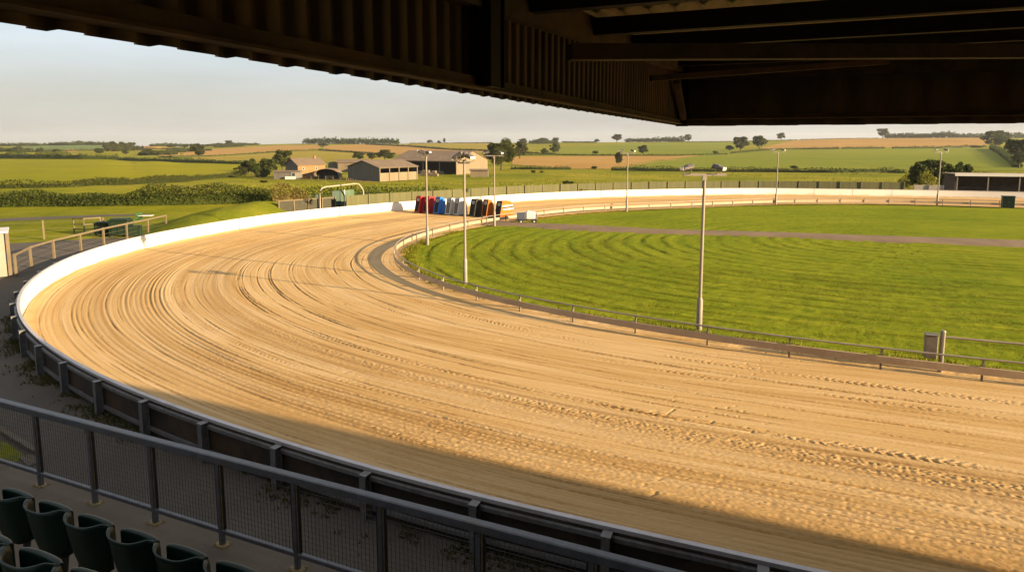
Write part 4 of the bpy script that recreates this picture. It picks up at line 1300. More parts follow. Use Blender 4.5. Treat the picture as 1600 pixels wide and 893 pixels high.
def place(kind, i, px, base, wpx, hpx, label, group):
    p = gp(px, base); s = px_m(px, base)
    pr = protos[kind, i]
    if (kind, i) not in used:
        o = pr; used.add((kind, i))
    else:
        o = copy_tree(pr)
    H0 = 12.0 if kind == 'tree' else 3.0
    W0 = {('tree', 0): .95 * 12, ('tree', 1): .85 * 12, ('tree', 2): 1.15 * 12, ('tree', 3): .72 * 12, ('bush', 0): 4.2, ('bush', 1): 3.4, ('bush', 2): 3.0}[kind, i]
    o.location = (p[0], p[1], p[2] - .05); o.rotation_euler.z = (px * 1.37) % 6.28
    o.scale = (wpx * s / W0, wpx * s / W0, hpx * s / H0)
    tag(o, label, 'tree' if kind == 'tree' else 'bush', group)
    return o


TREES = [
    ('tree', 0, 867, 240, 20, 18, 'dark tree on the hedge line left of the green skyline field'),
    ('tree', 2, 851, 242, 14, 11, 'small tree just left of the dark hedge line tree'),
    ('tree', 1, 964, 222, 18, 14, 'lone leafy tree on the skyline left of the long tree belt'),
    ('tree', 2, 933, 223, 11, 6, 'little round skyline tree left of the lone leafy tree'),
    ('tree', 0, 1075, 221, 13, 13, 'tallest tree at the right end of the skyline belt'),
    ('tree', 2, 1005.5, 242, 21, 16, 'round dark tree on the lower edge of the green skyline field'),
    ('tree', 1, 1140, 236, 15, 10, 'low dark tree left of the two large hill trees'),
    ('tree', 0, 1157, 236, 26, 25, 'left one of two large trees on the hill hedge'),
    ('tree', 1, 1186, 233.5, 26, 24, 'right one of two large trees on the hill hedge'),
    ('tree', 2, 1221, 219, 17, 12, 'lone round tree on the skyline beside the tan field'),
    ('tree', 1, 1379, 216, 18, 17, 'isolated spreading tree above the tan skyline field'),
    ('tree', 0, 1556, 231, 42, 30, 'big sunlit tree at the right end of the tan field'),
    ('tree', 3, 311, 247, 25, 25, 'lone tree on the hedge end left of the farm'),
    ('tree', 1, 442, 268, 32, 38, 'tall tree standing left of the brick farmhouse'),
    ('tree', 2, 559, 251, 26, 15, 'rounded tree behind the long tan barn'),
    ('tree', 2, 601, 251, 36, 18, 'widest dark tree behind the farm roofs'),
    ('tree', 0, 581, 250, 18, 13, 'pale tree between the two trees behind the farm roofs'),
    ('tree', 3, 694.5, 224, 5, 9, 'slim upright tree on the skyline over the biggest barn'),
    ('tree', 2, 672, 224, 12, 6, 'low round tree on the skyline left of the slim one'),
    ('tree', 0, 686, 224, 7, 5, 'tiny tree beside the slim skyline tree'),
    ('tree', 2, 818, 225, 18, 9, 'dark skyline tree right of the tall farm tree'),
    ('tree', 0, 812, 248, 30, 30, 'greyish tree behind the tall farm tree'),
    ('tree', 1, 868, 223, 12, 9, 'rightmost tree of the short skyline group over the tan field'),
    ('tree', 2, 848, 223, 22, 8, 'wide tree of the short skyline group over the tan field'),
    ('tree', 2, 30, 237, 17, 9, 'round tree at the foot of the dull green hill'),
    ('tree', 0, 168, 236, 14, 14, 'left edge tree of the blue grove on the left hills'),
    ('tree', 1, 178, 235, 16, 16, 'tallest tree in the blue grove on the left hills'),
    ('tree', 2, 192, 235, 20, 14, 'broad tree in the middle of the blue grove on the left hills'),
    ('tree', 0, 206, 233, 13, 12, 'right edge tree of the blue grove on the left hills'),
    ('tree', 2, 232, 241, 22, 9, 'spreading tree below the small pale tan field'),
    ('tree', 1, 248, 242, 14, 8, 'smaller tree right of the spreading one below the pale field'),
    ('tree', 0, 196, 242, 12, 10, 'upright tree below the blue grove on the left hills'),
    ('tree', 1, 358, 229, 12, 11, 'tree on the skyline right of the lone hedge tree'),
    ('tree', 2, 343, 230, 18, 7, 'low tree on the skyline just left of the skyline tree'),
    ('tree', 2, 380, 228, 12, 5, 'flat topped small tree on the skyline near the dark wood'),
    ('tree', 2, 268, 231, 16, 6, 'wide low tree on the left skyline before the tan slope'),
    ('tree', 0, 290, 231, 12, 7, 'single skyline tree left of the lone hedge tree'),
    ('tree', 2, 506, 229, 22, 5, 'flat dark thicket tree between the two tan slopes'),
    ('tree', 0, 1592, 263, 44, 52, 'tall dark tree cut by the right picture edge'),
    ('tree', 2, 1574, 236, 14, 10, 'dark tree between the big sunlit tree and the right edge'),
]
for k, i, px, by, w_, h_, lab in TREES:
    place(k, i, px, by, w_, h_, lab, TG['sky'] if by < 232 else TG['field'])
BUSH = [(889, 292.5, 25, 12, 'dark bush in the meadow just behind the board fence'), (967, 258, 15, 22, 'tall leaning bush behind a far floodlight pole'), (930, 240.5, 11, 6, 'small round bush on the green hill field'), (1118, 241, 11, 6, 'round bush at the corner of two hill fields'),
        (928, 264, 12, 5, 'little bush at the right end of the dark hedge'), (833, 270, 9, 5, 'tiny bush in the meadow right of the tall farm tree'), (847, 270, 8, 4, 'second tiny bush in the meadow right of the tall farm tree'), (1240, 264, 14, 6, 'dark bush breaking the long shaded hedge'),
        (412, 285.5, 14, 5, 'small dark bush before the farmyard strip'), (62, 238, 14, 8, 'domed bush on the left hedge, under the dull green hill'), (88, 238, 12, 6, 'dark domed bush right of the other domed bush'), (155, 240, 16, 10, 'ragged bush on the left hedge with a pale top'),
        (374, 276, 22, 18, 'smallest of the big bushes at the right end of the second hedge'), (394, 275, 34, 28, 'broad bush left of the farmhouse tree, above the bright field end'), (420, 273, 34, 30, 'tallest of the big bushes touching the farmhouse tree'), (408, 278, 30, 18, 'front bush at the foot of the big bushes by the farmhouse tree'),
        (1432, 294, 34, 42, 'dark pointed bush at the left of the clump by the right floodlight pole'), (1452, 291, 46, 48, 'tallest dark bush rising behind the yellow bush'), (1478, 293, 40, 40, 'dark bush right of the right floodlight pole'), (1500, 290, 34, 38, 'dark bush half hidden by the small far stand')]
for j, (px, by, w_, h_, lab) in enumerate(BUSH):
    place('bush', j % 3, px, by, w_, h_, lab, TG['bush'])

# the tall tree behind the farm, built on its own for detail
s = px_m(783, 266)
BT = make_tree(54 * s, 58 * s, 91, 20000, .40, 'leaf_tree', .07, 'tree'); p = gp(783, 266); BT.location = tuple(p); tag(BT, 'tallest tree by the biggest barn, rising above the skyline', 'tree')


def hedge(pts, label, leaf=.3, dens=60, mat='leaf_hedge', depth=1.6, rough=.35, seed=1, name='hedge', cat='hedge', group=None):
    """pts: [(px, base y, height px)]; leaf clumps over an uneven dark core"""
    rg = np.random.default_rng(seed)
    P_ = np.array([gp(a, b) for a, b, c in pts]); Hh = np.array([c * gp(a, b)[1] / F for a, b, c in pts])
    d = np.r_[0, np.cumsum(np.linalg.norm(np.diff(P_, axis=0), axis=1))]
    L = d[-1]
    n = int(min(60000, max(500, dens * L * Hh.mean())))
    s = rg.uniform(0, L, n)
    hx = np.interp(s, d, Hh)
    prof = .62 + .38 * fnoise(s / (depth * 1.6), s * 0 + seed, seed, 3) * 1.55 + rough * (vnoise(s / (depth * 3.5), s * 0, seed + 5) - .5)
    hx = hx * np.clip(prof, .35, 1.45)
    ang = rg.uniform(0, PI, n); r = rg.random(n) ** .35
    off = np.cos(ang) * r * depth / 2 * (1 + .4 * (vnoise(s / 1.7, s * 0, seed + 9) - .5)); zz = (np.sin(ang) ** .7) * r * hx
    px_ = np.stack([np.interp(s, d, P_[:, k]) for k in range(3)], 1)
    t = np.stack([np.interp(s + .5, d, P_[:, k]) - np.interp(s - .5, d, P_[:, k]) for k in range(2)], 1); t /= np.maximum(np.linalg.norm(t, axis=1), 1e-6)[:, None]
    C = px_.copy(); C[:, 0] += -t[:, 1] * off; C[:, 1] += t[:, 0] * off; C[:, 2] += zz
    org = P_[0]
    V, Q = leaf_geo(C - org, leaf, rg)
    # core
    m = max(8, int(L / max(.5, depth * .5)))
    sc = np.linspace(0, L, m); hc = np.interp(sc, d, Hh) * .62 * np.clip(.62 + .38 * fnoise(sc / (depth * 1.6), sc * 0 + seed, seed, 3) * 1.55, .3, 1.4)
    pc = np.stack([np.interp(sc, d, P_[:, k]) for k in range(3)], 1) - org
    tc = np.gradient(pc[:, :2], axis=0); tc /= np.linalg.norm(tc, axis=1)[:, None]
    rows = []
    for j, a in enumerate(np.linspace(0, PI, 7)):
        o_ = math.cos(a) * depth * .34; z_ = math.sin(a)
        rows.append(np.stack([pc[:, 0] - tc[:, 1] * o_, pc[:, 1] + tc[:, 0] * o_, pc[:, 2] - .1 + z_ * hc], -1))
    CV = np.array(rows).reshape(-1, 3); CQ = gridq(7, m)
    V2 = np.r_[CV, V]; Q2 = np.r_[CQ, Q + len(CV)]
    o = mesh_np(name, V2, Q2, M[mat]); o.location = tuple(org)
    return tag(o, label, cat, group)


hedge([(-60, 323, 34), (0, 322.5, 33), (60, 322, 30), (110, 321.5, 31), (165, 321, 28), (205, 320.5, 24), (250, 320, 38), (300, 319, 32), (345, 318, 40), (385, 317, 30), (424, 316, 28)], 'thick bushy green hedge nearest the track on the left', .17, 300, depth=2.2, rough=.5, seed=3)
hedge([(-60, 296, 15), (0, 294.5, 14), (80, 293, 14), (120, 292, 14), (200, 288.5, 12), (300, 282, 10), (382, 275, 8)], 'second hedge, running diagonally below the bright field', .24, 60, depth=1.8, seed=5)
hedge([(-60, 248, 12), (0, 248, 12), (60, 248.5, 12), (130, 249, 13), (185, 250, 9)], 'tall ragged hedge along the top of the bright field', .55, 11, depth=3.0, rough=.8, seed=6)
hedge([(185, 250.5, 7), (260, 252.5, 7), (330, 255, 7), (378, 256.5, 6)], 'trimmed lower hedge continuing right above the bright field', .5, 12, depth=2.4, rough=.2, seed=7)
hedge([(425, 321, 26), (446, 320, 32), (465, 319, 30), (480, 318, 24)], 'russet brown bush beside the yard fence', .2, 170, 'leaf_brown', 2.4, .5, 9, 'bush', 'bush')
hedge([(478, 314, 20), (520, 312, 18), (560, 309, 16), (600, 307, 14), (650, 305.5, 13), (720, 303, 9)], 'scrubby low hedge behind the arch and board fence', .22, 100, depth=2.0, rough=.9, seed=10)
hedge([(452, 236.5, 2.8), (500, 235, 2.8), (560, 239, 3.0), (606, 242, 3.0)], 'thin dark hedge line behind the farmhouse chimney', .9, 3, depth=2.5, rough=.2, seed=11)
hedge([(572, 226, 2.6), (640, 229, 2.6), (700, 234, 3), (770, 236.5, 3)], 'thin dark hedge line crossing the tan slope over the biggest barn', .9, 3, depth=2.5, rough=.2, seed=12)
hedge([(395, 240.5, 2.5), (446, 237.5, 2.5)], 'short hedge line left of the yellow green field', .9, 3, depth=2.5, rough=.2, seed=13)
hedge([(798, 264.5, 6), (850, 265, 6.5), (892, 265, 6)], 'short dark hedge under the pinkish tan field', .45, 16, depth=2.0, rough=.2, seed=14)
hedge([(955, 266.5, 9), (1000, 267, 9), (1060, 267.8, 8.5), (1130, 268.5, 8), (1200, 269, 8), (1300, 270, 8), (1395, 269.5, 7), (1412, 271, 6)], 'long shaded hedge along the bottom of the broad green field', .42, 20, depth=2.4, rough=.5, seed=15)
hedge([(800, 243, 3.4), (870, 242.5, 3.2), (960, 243.5, 3.2), (1060, 243.6, 3.2), (1136, 241.5, 3.0)], 'dark hedge line under the green skyline field', .7, 5, depth=2.6, rough=.3, seed=16)
hedge([(1142, 240, 3.0), (1200, 235, 3.4), (1250, 233.5, 3.8), (1311, 232.8, 3.8)], 'hedge line below the tan skyline field, left of the first gap', .6, 7, depth=2.6, rough=.3, seed=17)
hedge([(1316, 232.8, 4.4), (1382, 232.2, 4.2)], 'hedge piece between two gaps below the tan skyline field', .6, 7, depth=2.6, rough=.3, seed=18)
hedge([(1394, 232.2, 4.4), (1470, 231.6, 5), (1540, 230.5, 5)], 'hedge piece right of the gaps below the tan skyline field', .6, 7, depth=2.6, rough=.3, seed=19)
hedge([(1548, 233, 9), (1562, 240, 10), (1580, 253, 10), (1590, 262, 9)], 'pale hedge running down beside the tall right edge tree', .5, 14, 'leaf_hedge', 3.0, .4, 20)
hedge([(1404, 292.5, 12), (1416, 293, 22), (1425, 293, 18)], 'pale grey green hedge end left of the yellow bushes', .2, 140, 'leaf_yellow', 2.2, .3, 21)
hedge([(1436, 297, 22), (1450, 297, 30), (1462, 297, 20)], 'yellow green bush lit at the front of the dark bushes', .2, 200, 'leaf_yellow', 1.8, .5, 23, 'bush', 'bush')
hedge([(1495, 291, 22), (1540, 290, 24), (1580, 289, 22), (1640, 288, 24)], 'yellowish bushes rising behind the small far stand', .3, 60, 'leaf_yellow', 3.0, .6, 24, 'bushes', 'bushes')
hedge([(1048, 222, 1.6), (1120, 221.8, 1.6), (1200, 219.8, 1.6), (1245, 219, 1.4)], 'thin hedge drawn along the right centre skyline', .7, 5, depth=2.2, rough=.3, seed=25)
hedge([(1250, 218.6, 1.4), (1320, 217, 1.6), (1372, 216.3, 1.4)], 'thin hedge along the top of the tan skyline field', .7, 5, depth=2.2, rough=.3, seed=26)
hedge([(640, 224.4, 1.6), (700, 223.9, 1.8), (770, 223.7, 2)], 'thin hedge along the skyline above the biggest barn', .7, 5, depth=2.2, rough=.8, seed=27)


def wood(x0, x1, base, hpx, label, seed, n=5200, leaf=1.0, depth=26, mat='leaf_far'):
    rg = np.random.default_rng(seed)
    xs = np.linspace(x0, x1, 30)
    P_ = np.array([gp(x, np.interp(x, [x0, x1], base)) for x in xs]); s = P_[:, 1].mean() / F
    ntree = int((x1 - x0) / 2.8) + 3
    V_, Q_ = [], []; off = 0
    for k in range(ntree):
        for rowi in range(2):
            u = (k + rg.uniform(.1, .9)) / ntree
            c = np.array([np.interp(u, np.linspace(0, 1, 30), P_[:, j]) for j in range(3)])
            c[1] += rowi * depth * .4 + rg.uniform(0, depth * .25)
            h = np.interp(u, [0, .5, 1], hpx) * s * rg.uniform(.72, 1.18); w = 6.0 * s * rg.uniform(1.0, 2.0); c[2] -= h * .12
            m = max(80, int(1.3 * n) // ntree)
            pt = crown_points(m, w, h * .98, 0, rg, 14) + c - P_[0]
            v, q = leaf_geo(pt, leaf, rg); V_.append(v); Q_.append(q + off); off += len(v)
    o = mesh_np('woodland', np.concatenate(V_), np.concatenate(Q_), M[mat]); o.location = tuple(P_[0])
    return tag(o, label, 'wood', kind='stuff')


hedge([(20, 238, 4), (90, 237, 4), (170, 236, 5)], 'far hedge along the foot of the dull green hill', .8, 4, depth=3.0, rough=.8, seed=71)
hedge([(205, 233.5, 3), (270, 234, 4), (330, 235.5, 3)], 'far hedge below the small pale tan field', .8, 4, depth=3.0, rough=.8, seed=72)
hedge([(250, 245.5, 3), (330, 244.5, 3), (400, 240.6, 2.6)], 'hedge along the bottom of the left tan slope', .7, 6, depth=2.6, rough=.6, seed=73)
hedge([(770, 237, 3.5), (830, 240, 3.5), (868, 241, 3.5)], 'short hedge between the tall farm tree and the green skyline field', .7, 6, depth=2.6, rough=.8, seed=74)
wood(473, 622, (225, 225.3), (12, 13, 11), 'dark dense wood on the skyline above the farm', 51, 16000, .95)
wood(980, 1070, (222.3, 221.8), (8, 9, 11), 'long belt of trees on the skyline right of centre', 52, 9000, .95)
wood(1390, 1462, (216, 215.6), (10, 10, 9), 'dark wood on the right skyline above the tan field', 53, 9000, .95)
wood(1464, 1500, (215.6, 215.5), (11, 13, 10), 'rounded wood left of the big sunlit tree', 54, 5000, .95)
wood(1502, 1640, (215.5, 216), (9, 11, 13), 'far wood behind the big sunlit tree', 55, 9000, .95)
wood(-40, 60, (228.5, 228), (6, 7, 6), 'far blue tree line at the left picture edge', 56, 5000, .95)
wood(66, 116, (227.5, 227), (5, 7, 6), 'gappy far tree line above the dull green hill', 57, 3400, .95)
wood(108, 168, (226.5, 227), (8, 7, 6), 'taller dark tree line at the top of the dull green hill', 58, 4600, .95)
wood(232, 300, (228.5, 228.5), (5, 7, 6), 'far wood behind the small pale tan field', 59, 4600, .95)
wood(316, 400, (228, 226.5), (5, 6, 4), 'far wood behind the lone hedge tree', 60, 4200, .95)
wood(-40, 34, (237.5, 237), (9, 8, 7), 'blue tree clump at the left picture edge above the tall ragged hedge', 63, 4600, .9)
wood(164, 214, (236.5, 235), (11, 13, 9), 'trees filling out the blue grove on the left hills', 64, 5600, .9)
wood(214, 262, (243, 242), (7, 9, 6), 'tree clump in the dip below the small pale tan field', 65, 4600, .9)
wood(330, 374, (231, 229), (8, 7, 5), 'copse on the skyline right of the lone hedge tree', 66, 4200, .9)
wood(828, 872, (225, 224.5), (8, 9, 6), 'copse on the skyline right of the tallest farm tree', 67, 4200, .9)
wood(256, 304, (239, 237), (6, 7, 6), 'blue green wood at the left foot of the tan slope', 61, 3600, .9)
wood(880, 930, (223, 223), (3, 2.5, 3), 'low scrub line on the skyline before the green field', 62, 2400, .9)

# ------------------------------------------------------------------ ground cover
def tufts(name, C, size, label, mat, seed=3, cat='grass', wid=.35):
    """upright blades"""
    rg = np.random.default_rng(seed); n = len(C)
    a = rg.uniform(0, 2 * PI, n); h = size * rg.uniform(.4, 1.3, n); w = h * wid
    dx = np.stack([np.cos(a), np.sin(a), a * 0], 1) * w[:, None] * .5
    lean = rg.normal(size=(n, 3)) * .35; lean[:, 2] = 1; tip = lean * h[:, None]
    V = np.stack([C - dx, C + dx, C + tip + dx * .15, C + tip - dx * .15], 1).reshape(-1, 3)
    return tag(mesh_np(name, V, np.arange(4 * n).reshape(-1, 4), M[mat]), label, cat, kind='stuff')


# grass fringe below the inner rail
sel = (SO[:, 0] > -100)
ii = np.searchsorted(SU, rng.uniform(0, SU[-1], 70000)).clip(0, len(SU) - 1)
yy_ = (SO + SD * RG[:, None])[ii, 1]
ii = ii[yy_ < 46]
q = SO[ii] + SD[ii] * (RG[ii] - rng.normal(.10, .22, len(ii)))[:, None]
keep = fnoise(q[:, 0] / .8, q[:, 1] / .8, 66, 3) > .42
q = q[keep]
tufts('grass_fringe', np.c_[q, np.full(len(q), .02)], .13, 'ragged grass fringe growing under the inner rail', 'leaf_grass', 4)
# loose grass over the nearest lawn
i_ = np.searchsorted(SU, rng.uniform(0, SU[-1], 340000)).clip(0, len(SU) - 1)
dep_ = .1 + 13.0 * rng.random(len(i_)) ** .8
q = SO[i_] + SD[i_] * (RG[i_] - dep_)[:, None]
cl = fnoise(q[:, 0] / .5, q[:, 1] / .5, 71, 3) * .6 + fnoise(q[:, 0] / 3.0, q[:, 1] / 1.5, 72, 2) * .4
q = q[(q[:, 1] > 14) & (q[:, 1] < 42) & (np.abs(q[:, 0] / q[:, 1]) < .9) & (cl > .46) & (RG[i_] > dep_ + 4)]
tufts('lawn_tufts', np.c_[q, np.full(len(q), .03)], .05, 'short uneven grass tufts over the near infield', 'leaf_grass', 5)
pp = []
for k in range(52000):
    x_ = rng.uniform(380, 1440); y_ = rng.uniform(262, 305) if x_ < 1100 else rng.uniform(264, 300)
    pp.append((x_, y_))
pp = np.array(pp)
G_ = np.array([gp(a, b) for a, b in pp[::2]])
kp = fnoise(G_[:, 0] / 9.0, G_[:, 1] / 14.0, 91, 4) > .50
G_ = G_[kp]
tufts('meadow_tussocks', G_, .17, 'rough tussocks of grass across the meadow behind the board fence', 'leaf_grass', 8, 'grass', 1.6)
# weeds and litter along the outside foot of the near wall
ws = wc[near]; t = np.gradient(ws, axis=0); t /= np.linalg.norm(t, axis=1)[:, None]; no = sgn * np.stack([-t[:, 1], t[:, 0]], 1)
ii = rng.integers(0, len(ws), 26000)
q = ws[ii] + no[ii] * np.abs(rng.normal(.2, .22, len(ii)))[:, None] + rng.normal(0, .1, (len(ii), 2))
q = q[(fnoise(q[:, 0] / .7, q[:, 1] / .7, 81, 3) > .47)]
tufts('weeds', np.c_[q, np.full(len(q), .01)], .075, 'weeds and dry litter at the outer foot of the near wall', 'weed', 6, 'weeds', .6)

# ------------------------------------------------------------------ grandstand (the roof overhead and the terrace)
RN = 10.0                         # roof front line
r = ray(1060, 197); k_ = RN / (r[0] * NV[0] + r[1] * NV[1]); corner = r * k_
EC = corner @ E1; ZB = EYE + corner[2]
E_END = 62.0
ST = empty('grandstand', (0, 0, 0)); tag(ST, 'dark rusty grandstand roof and concrete terrace overhead and in front', 'grandstand')
def roof_z(n): return EYE + .66 + .05 * n
# corrugated roof sheet
pitch = .20
es = np.arange(EC - .25, E_END + .2, pitch / 4)
wave = .028 * np.array([0, 1, 0, -1])[np.arange(len(es)) % 4]
ns = [-7.0, -2, 2, 6, RN + .2]
V = np.array([[st(e, n, roof_z(n) + .10 + w_) for e, w_ in zip(es, wave)] for n in ns]).reshape(-1, 3)
mesh_np('roof_sheet', V, gridq(len(ns), len(es)), M['roof_under'], ST)
V2 = V.copy(); V2[:, 2] += .06
mesh_np('roof_skin', V2, gridq(len(ns), len(es)), M['barn_roof'], ST)
# purlins parallel to the front
for n in (9.3, 7.7, 6.35, 5.0, 3.65, 2.3, .9, -1, -3):
    mb = MB(); mb.beam(st(EC, n, roof_z(n) - .03), st(E_END, n, roof_z(n) - .015), .08, .13); mb.build('purlin', M['roof_dark'], ST)
# rafters across
mb = MB(); mb.beam(st(EC + .02, -6.8, roof_z(-6.8) - .05), st(EC + .02, RN - .15, roof_z(RN - .15) - .05), .12, .2); mb.build('gable_rafter', M['rust'], ST)
for e in (EC + 6.2, EC + 12.4, EC + 18.6, EC + 24.8, EC + 31, EC + 37.2, EC + 43.4):
    mb = MB(); mb.beam(st(e, -6.8, roof_z(-6.8) - .17), st(e, RN - .15, roof_z(RN - .15) - .17), .12, .18); mb.build('rafter', M['rust'], ST)
# diagonal wind brace
mb = MB(); mb.beam(st(EC + .2, 4.0, roof_z(4) - .30), st(EC + 7.5, 9.2, roof_z(9.2) - .28), .10, .10)
mb.build('wind_brace', M['rust'], ST)
mb = MB(); mb.beam(st(EC + 2.6, 9.1, roof_z(9.1) - .16), st(EC + .1, 7.2, roof_z(7.2) - .34), .06, .06); mb.build('knee_brace', M['rust'], ST)


def corr(p0, p1, z0, z1a, z1b, pitch, dp, ns_, name, mat, rise=0.0):
    """vertical ribbed cladding from p0 to p1 (plan), bottom z0, top z1a..z1b; dp depth along the normal ns_"""
    p0 = np.array(p0, float); p1 = np.array(p1, float)
    L = np.linalg.norm(p1 - p0); n = int(L / pitch)
    xs, dd = [], []
    for i in range(n + 1):
        for f_, o_ in ((0, 0), (.5, 0), (.58, 1), (.92, 1)):
            xs.append((i + f_) * pitch); dd.append(o_ * dp)
    xs = np.array(xs); dd = np.array(dd)
    ok = xs <= L; xs = xs[ok]; dd = dd[ok]
    P_ = p0[None] + (p1 - p0)[None] * (xs / L)[:, None] + np.asarray(ns_)[None] * dd[:, None]
    # sheet overlaps give small steps in the lower edge
    step = (np.floor(xs / (pitch * 1.0)).astype(int) % 2) * .004
    bot = P_.copy(); bot[:, 2] = z0 - step + rise * (1 - xs / L)
    top = P_.copy(); top[:, 2] = z1a + (z1b - z1a) * xs / L
    return mesh_np(name, np.r_[bot, top], gridq(2, len(xs)), mat, ST)


# left gable fascia (runs towards the track) and front fascia
gl0 = st(EC, -6.8, 0); gl1 = st(EC, RN, 0)
corr(gl0, gl1, ZB + .008, roof_z(-6.8) + .05, roof_z(RN) + .05, .125, .025, -E1, 'gable_cladding', M['clad'], .027)
corr(st(EC, RN, 0), st(E_END, RN, 0), ZB, roof_z(RN) + .05, roof_z(RN) + .05, .42, .04, NV, 'front_cladding', M['clad'])
mb = MB(); mb.beam(st(EC + .028, -6.8, ZB + .092), st(EC + .028, RN - .1, ZB + .065), .03, .05); mb.beam(st(EC + .045, -6.8, ZB + .061), st(EC + .045, RN - .1, ZB + .034), .07, .01); mb.build('gable_bottom_rail', M['rust'], ST)
mb = MB(); mb.beam(st(EC + .15, RN - .055, ZB + .13), st(E_END, RN - .055, ZB + .13), .06, .05); mb.beam(st(EC + .15, RN - .10, ZB + .10), st(E_END, RN - .10, ZB + .10), .10, .012); mb.build('front_bottom_rail', M['rust'], ST)
mb = MB(); mb.beam(st(EC + .15, RN - .08, roof_z(RN) - .16), st(E_END, RN - .08, roof_z(RN) - .16), .12, .24); mb.build('front_top_beam', M['rust'], ST)
# upright struts on the gable
for n in (RN - .06, 3.02):
    mb = MB(); mb.box(st(EC + .075, n, (ZB + roof_z(n)) / 2 + .02), (.10, .12, roof_z(n) - ZB - .06), E1, NV); mb.box(st(EC + .075, n + .09, (ZB + roof_z(n)) / 2 + .02), (.12, .015, roof_z(n) - ZB - .06), E1, NV); mb.build('gable_strut', M['roof_dark'], ST)
mb = MB(); mb.beam(st(EC + .10, RN - .2, ZB + .12), st(EC + .10, RN - .95, roof_z(RN) - .35), .08, .10); mb.build('corner_brace', M['rust'], ST)
mb = MB(); mb.box(st(EC + .06, RN - .055, (ZB + roof_z(RN)) / 2 + .02), (.17, .13, roof_z(RN) - ZB + .05), E1, NV); mb.build('corner_post', M['roof_dark'], ST)
# enclosing walls behind the camera and at the far end (they shade the stand)
mb = MB(); mb.box(st((EC + E_END) / 2, -7.0, 4.0), (E_END - EC, .2, 8.0), E1, NV); mb.build('rear_wall', M['clad'], ST)
mb = MB(); mb.box(st(E_END + .15, 1.5, 3.85), (.2, 17.0, 7.7), E1, NV); mb.build('end_wall', M['clad'], ST)
# terraces
TZ = 1.25
mb = MB(); mb.box(st(20, 4.45, TZ / 2 + .02), (90, 2.96, TZ - .03), E1, NV); mb.build('terrace', M['concrete'], ST)
mb = MB(); mb.box(st(20, 2.45, 1.1), (90, 1.02, 2.2), E1, NV); mb.build('seat_step', M['concrete'], ST)
mb = MB(); mb.box(st(20, 1.42, 1.35), (90, 1.02, 2.7), E1, NV); mb.build('seat_step', M['concrete'], ST)
mb = MB(); mb.box(st(20, -3.0, 1.6), (90, 7.8, 3.2), E1, NV); mb.build('seat_step', M['concrete'], ST)
mb = MB(); mb.box(st(20, 3.05, 1.2), (90, .16, 1.98), E1, NV); mb.build('riser', M['concrete'], ST)

# ------------------------------------------------------------------ mesh handrail
HN = 5.72
HRL = empty('handrail', st(-10.27, HN, TZ), -YAW); tag(HRL, 'dark steel handrail with wire mesh infill at the front of the terrace', 'handrail')
sp = 1.245; k0, k1 = -4, 14
x0, x1 = k0 * sp - .3, k1 * sp
mb = MB(); mb.box(((x0 + x1) / 2, 0, 1.19), (x1 - x0, .10, .105), bevel=.012); mb.build('top_rail', M['dark_steel'], HRL)
mb = MB(); mb.box(((x0 + x1) / 2, 0, .20), (x1 - x0, .055, .06), bevel=.006); mb.build('bottom_rail', M['dark_steel'], HRL)
for k in range(k0, k1):
    x = k * sp
    mb = MB(); mb.box((x, 0, .57), (.06, .06, 1.135), bevel=.004); p_ = mb.build('post', M['dark_steel'], HRL)
    mb = MB(); mb.box((x, 0, .008), (.20, .14, .016)); [mb.tube([(x + sx * .08, sy * .05, .016), (x + sx * .08, sy * .05, .03)], .011, 6) for sx in (-1, 1) for sy in (-1, 1)]; mb.build('base_plate', M['yellow'], p_)
    mb = MB(); mb.box((x + .045, 0, .69), (.012, .04, .90)); mb.build('mesh_channel', M['yellow'], HRL)
    mb = MB(); mb.box((x + .065, .0, .69), (.02, .03, .905)); mb.build('panel_edge', M['black'], HRL)
    mb = MB(); mb.box((x + sp - .045, .0, .69), (.02, .03, .905)); mb.build('panel_edge', M['black'], HRL)
    mb = MB()
    a0, a1 = x + .078, x + sp - .058
    nvw = 21
    for i in range(nvw):
        xx = a0 + (a1 - a0) * i / (nvw - 1); mb.box((xx, 0, .69), (.0045, .0045, .90))
    for j in range(13):
        zz = .26 + .071 * j; mb.box(((a0 + a1) / 2, .005, zz), (a1 - a0, .0045, .0045))
    mb.build('wire_mesh', M['wire'], HRL)

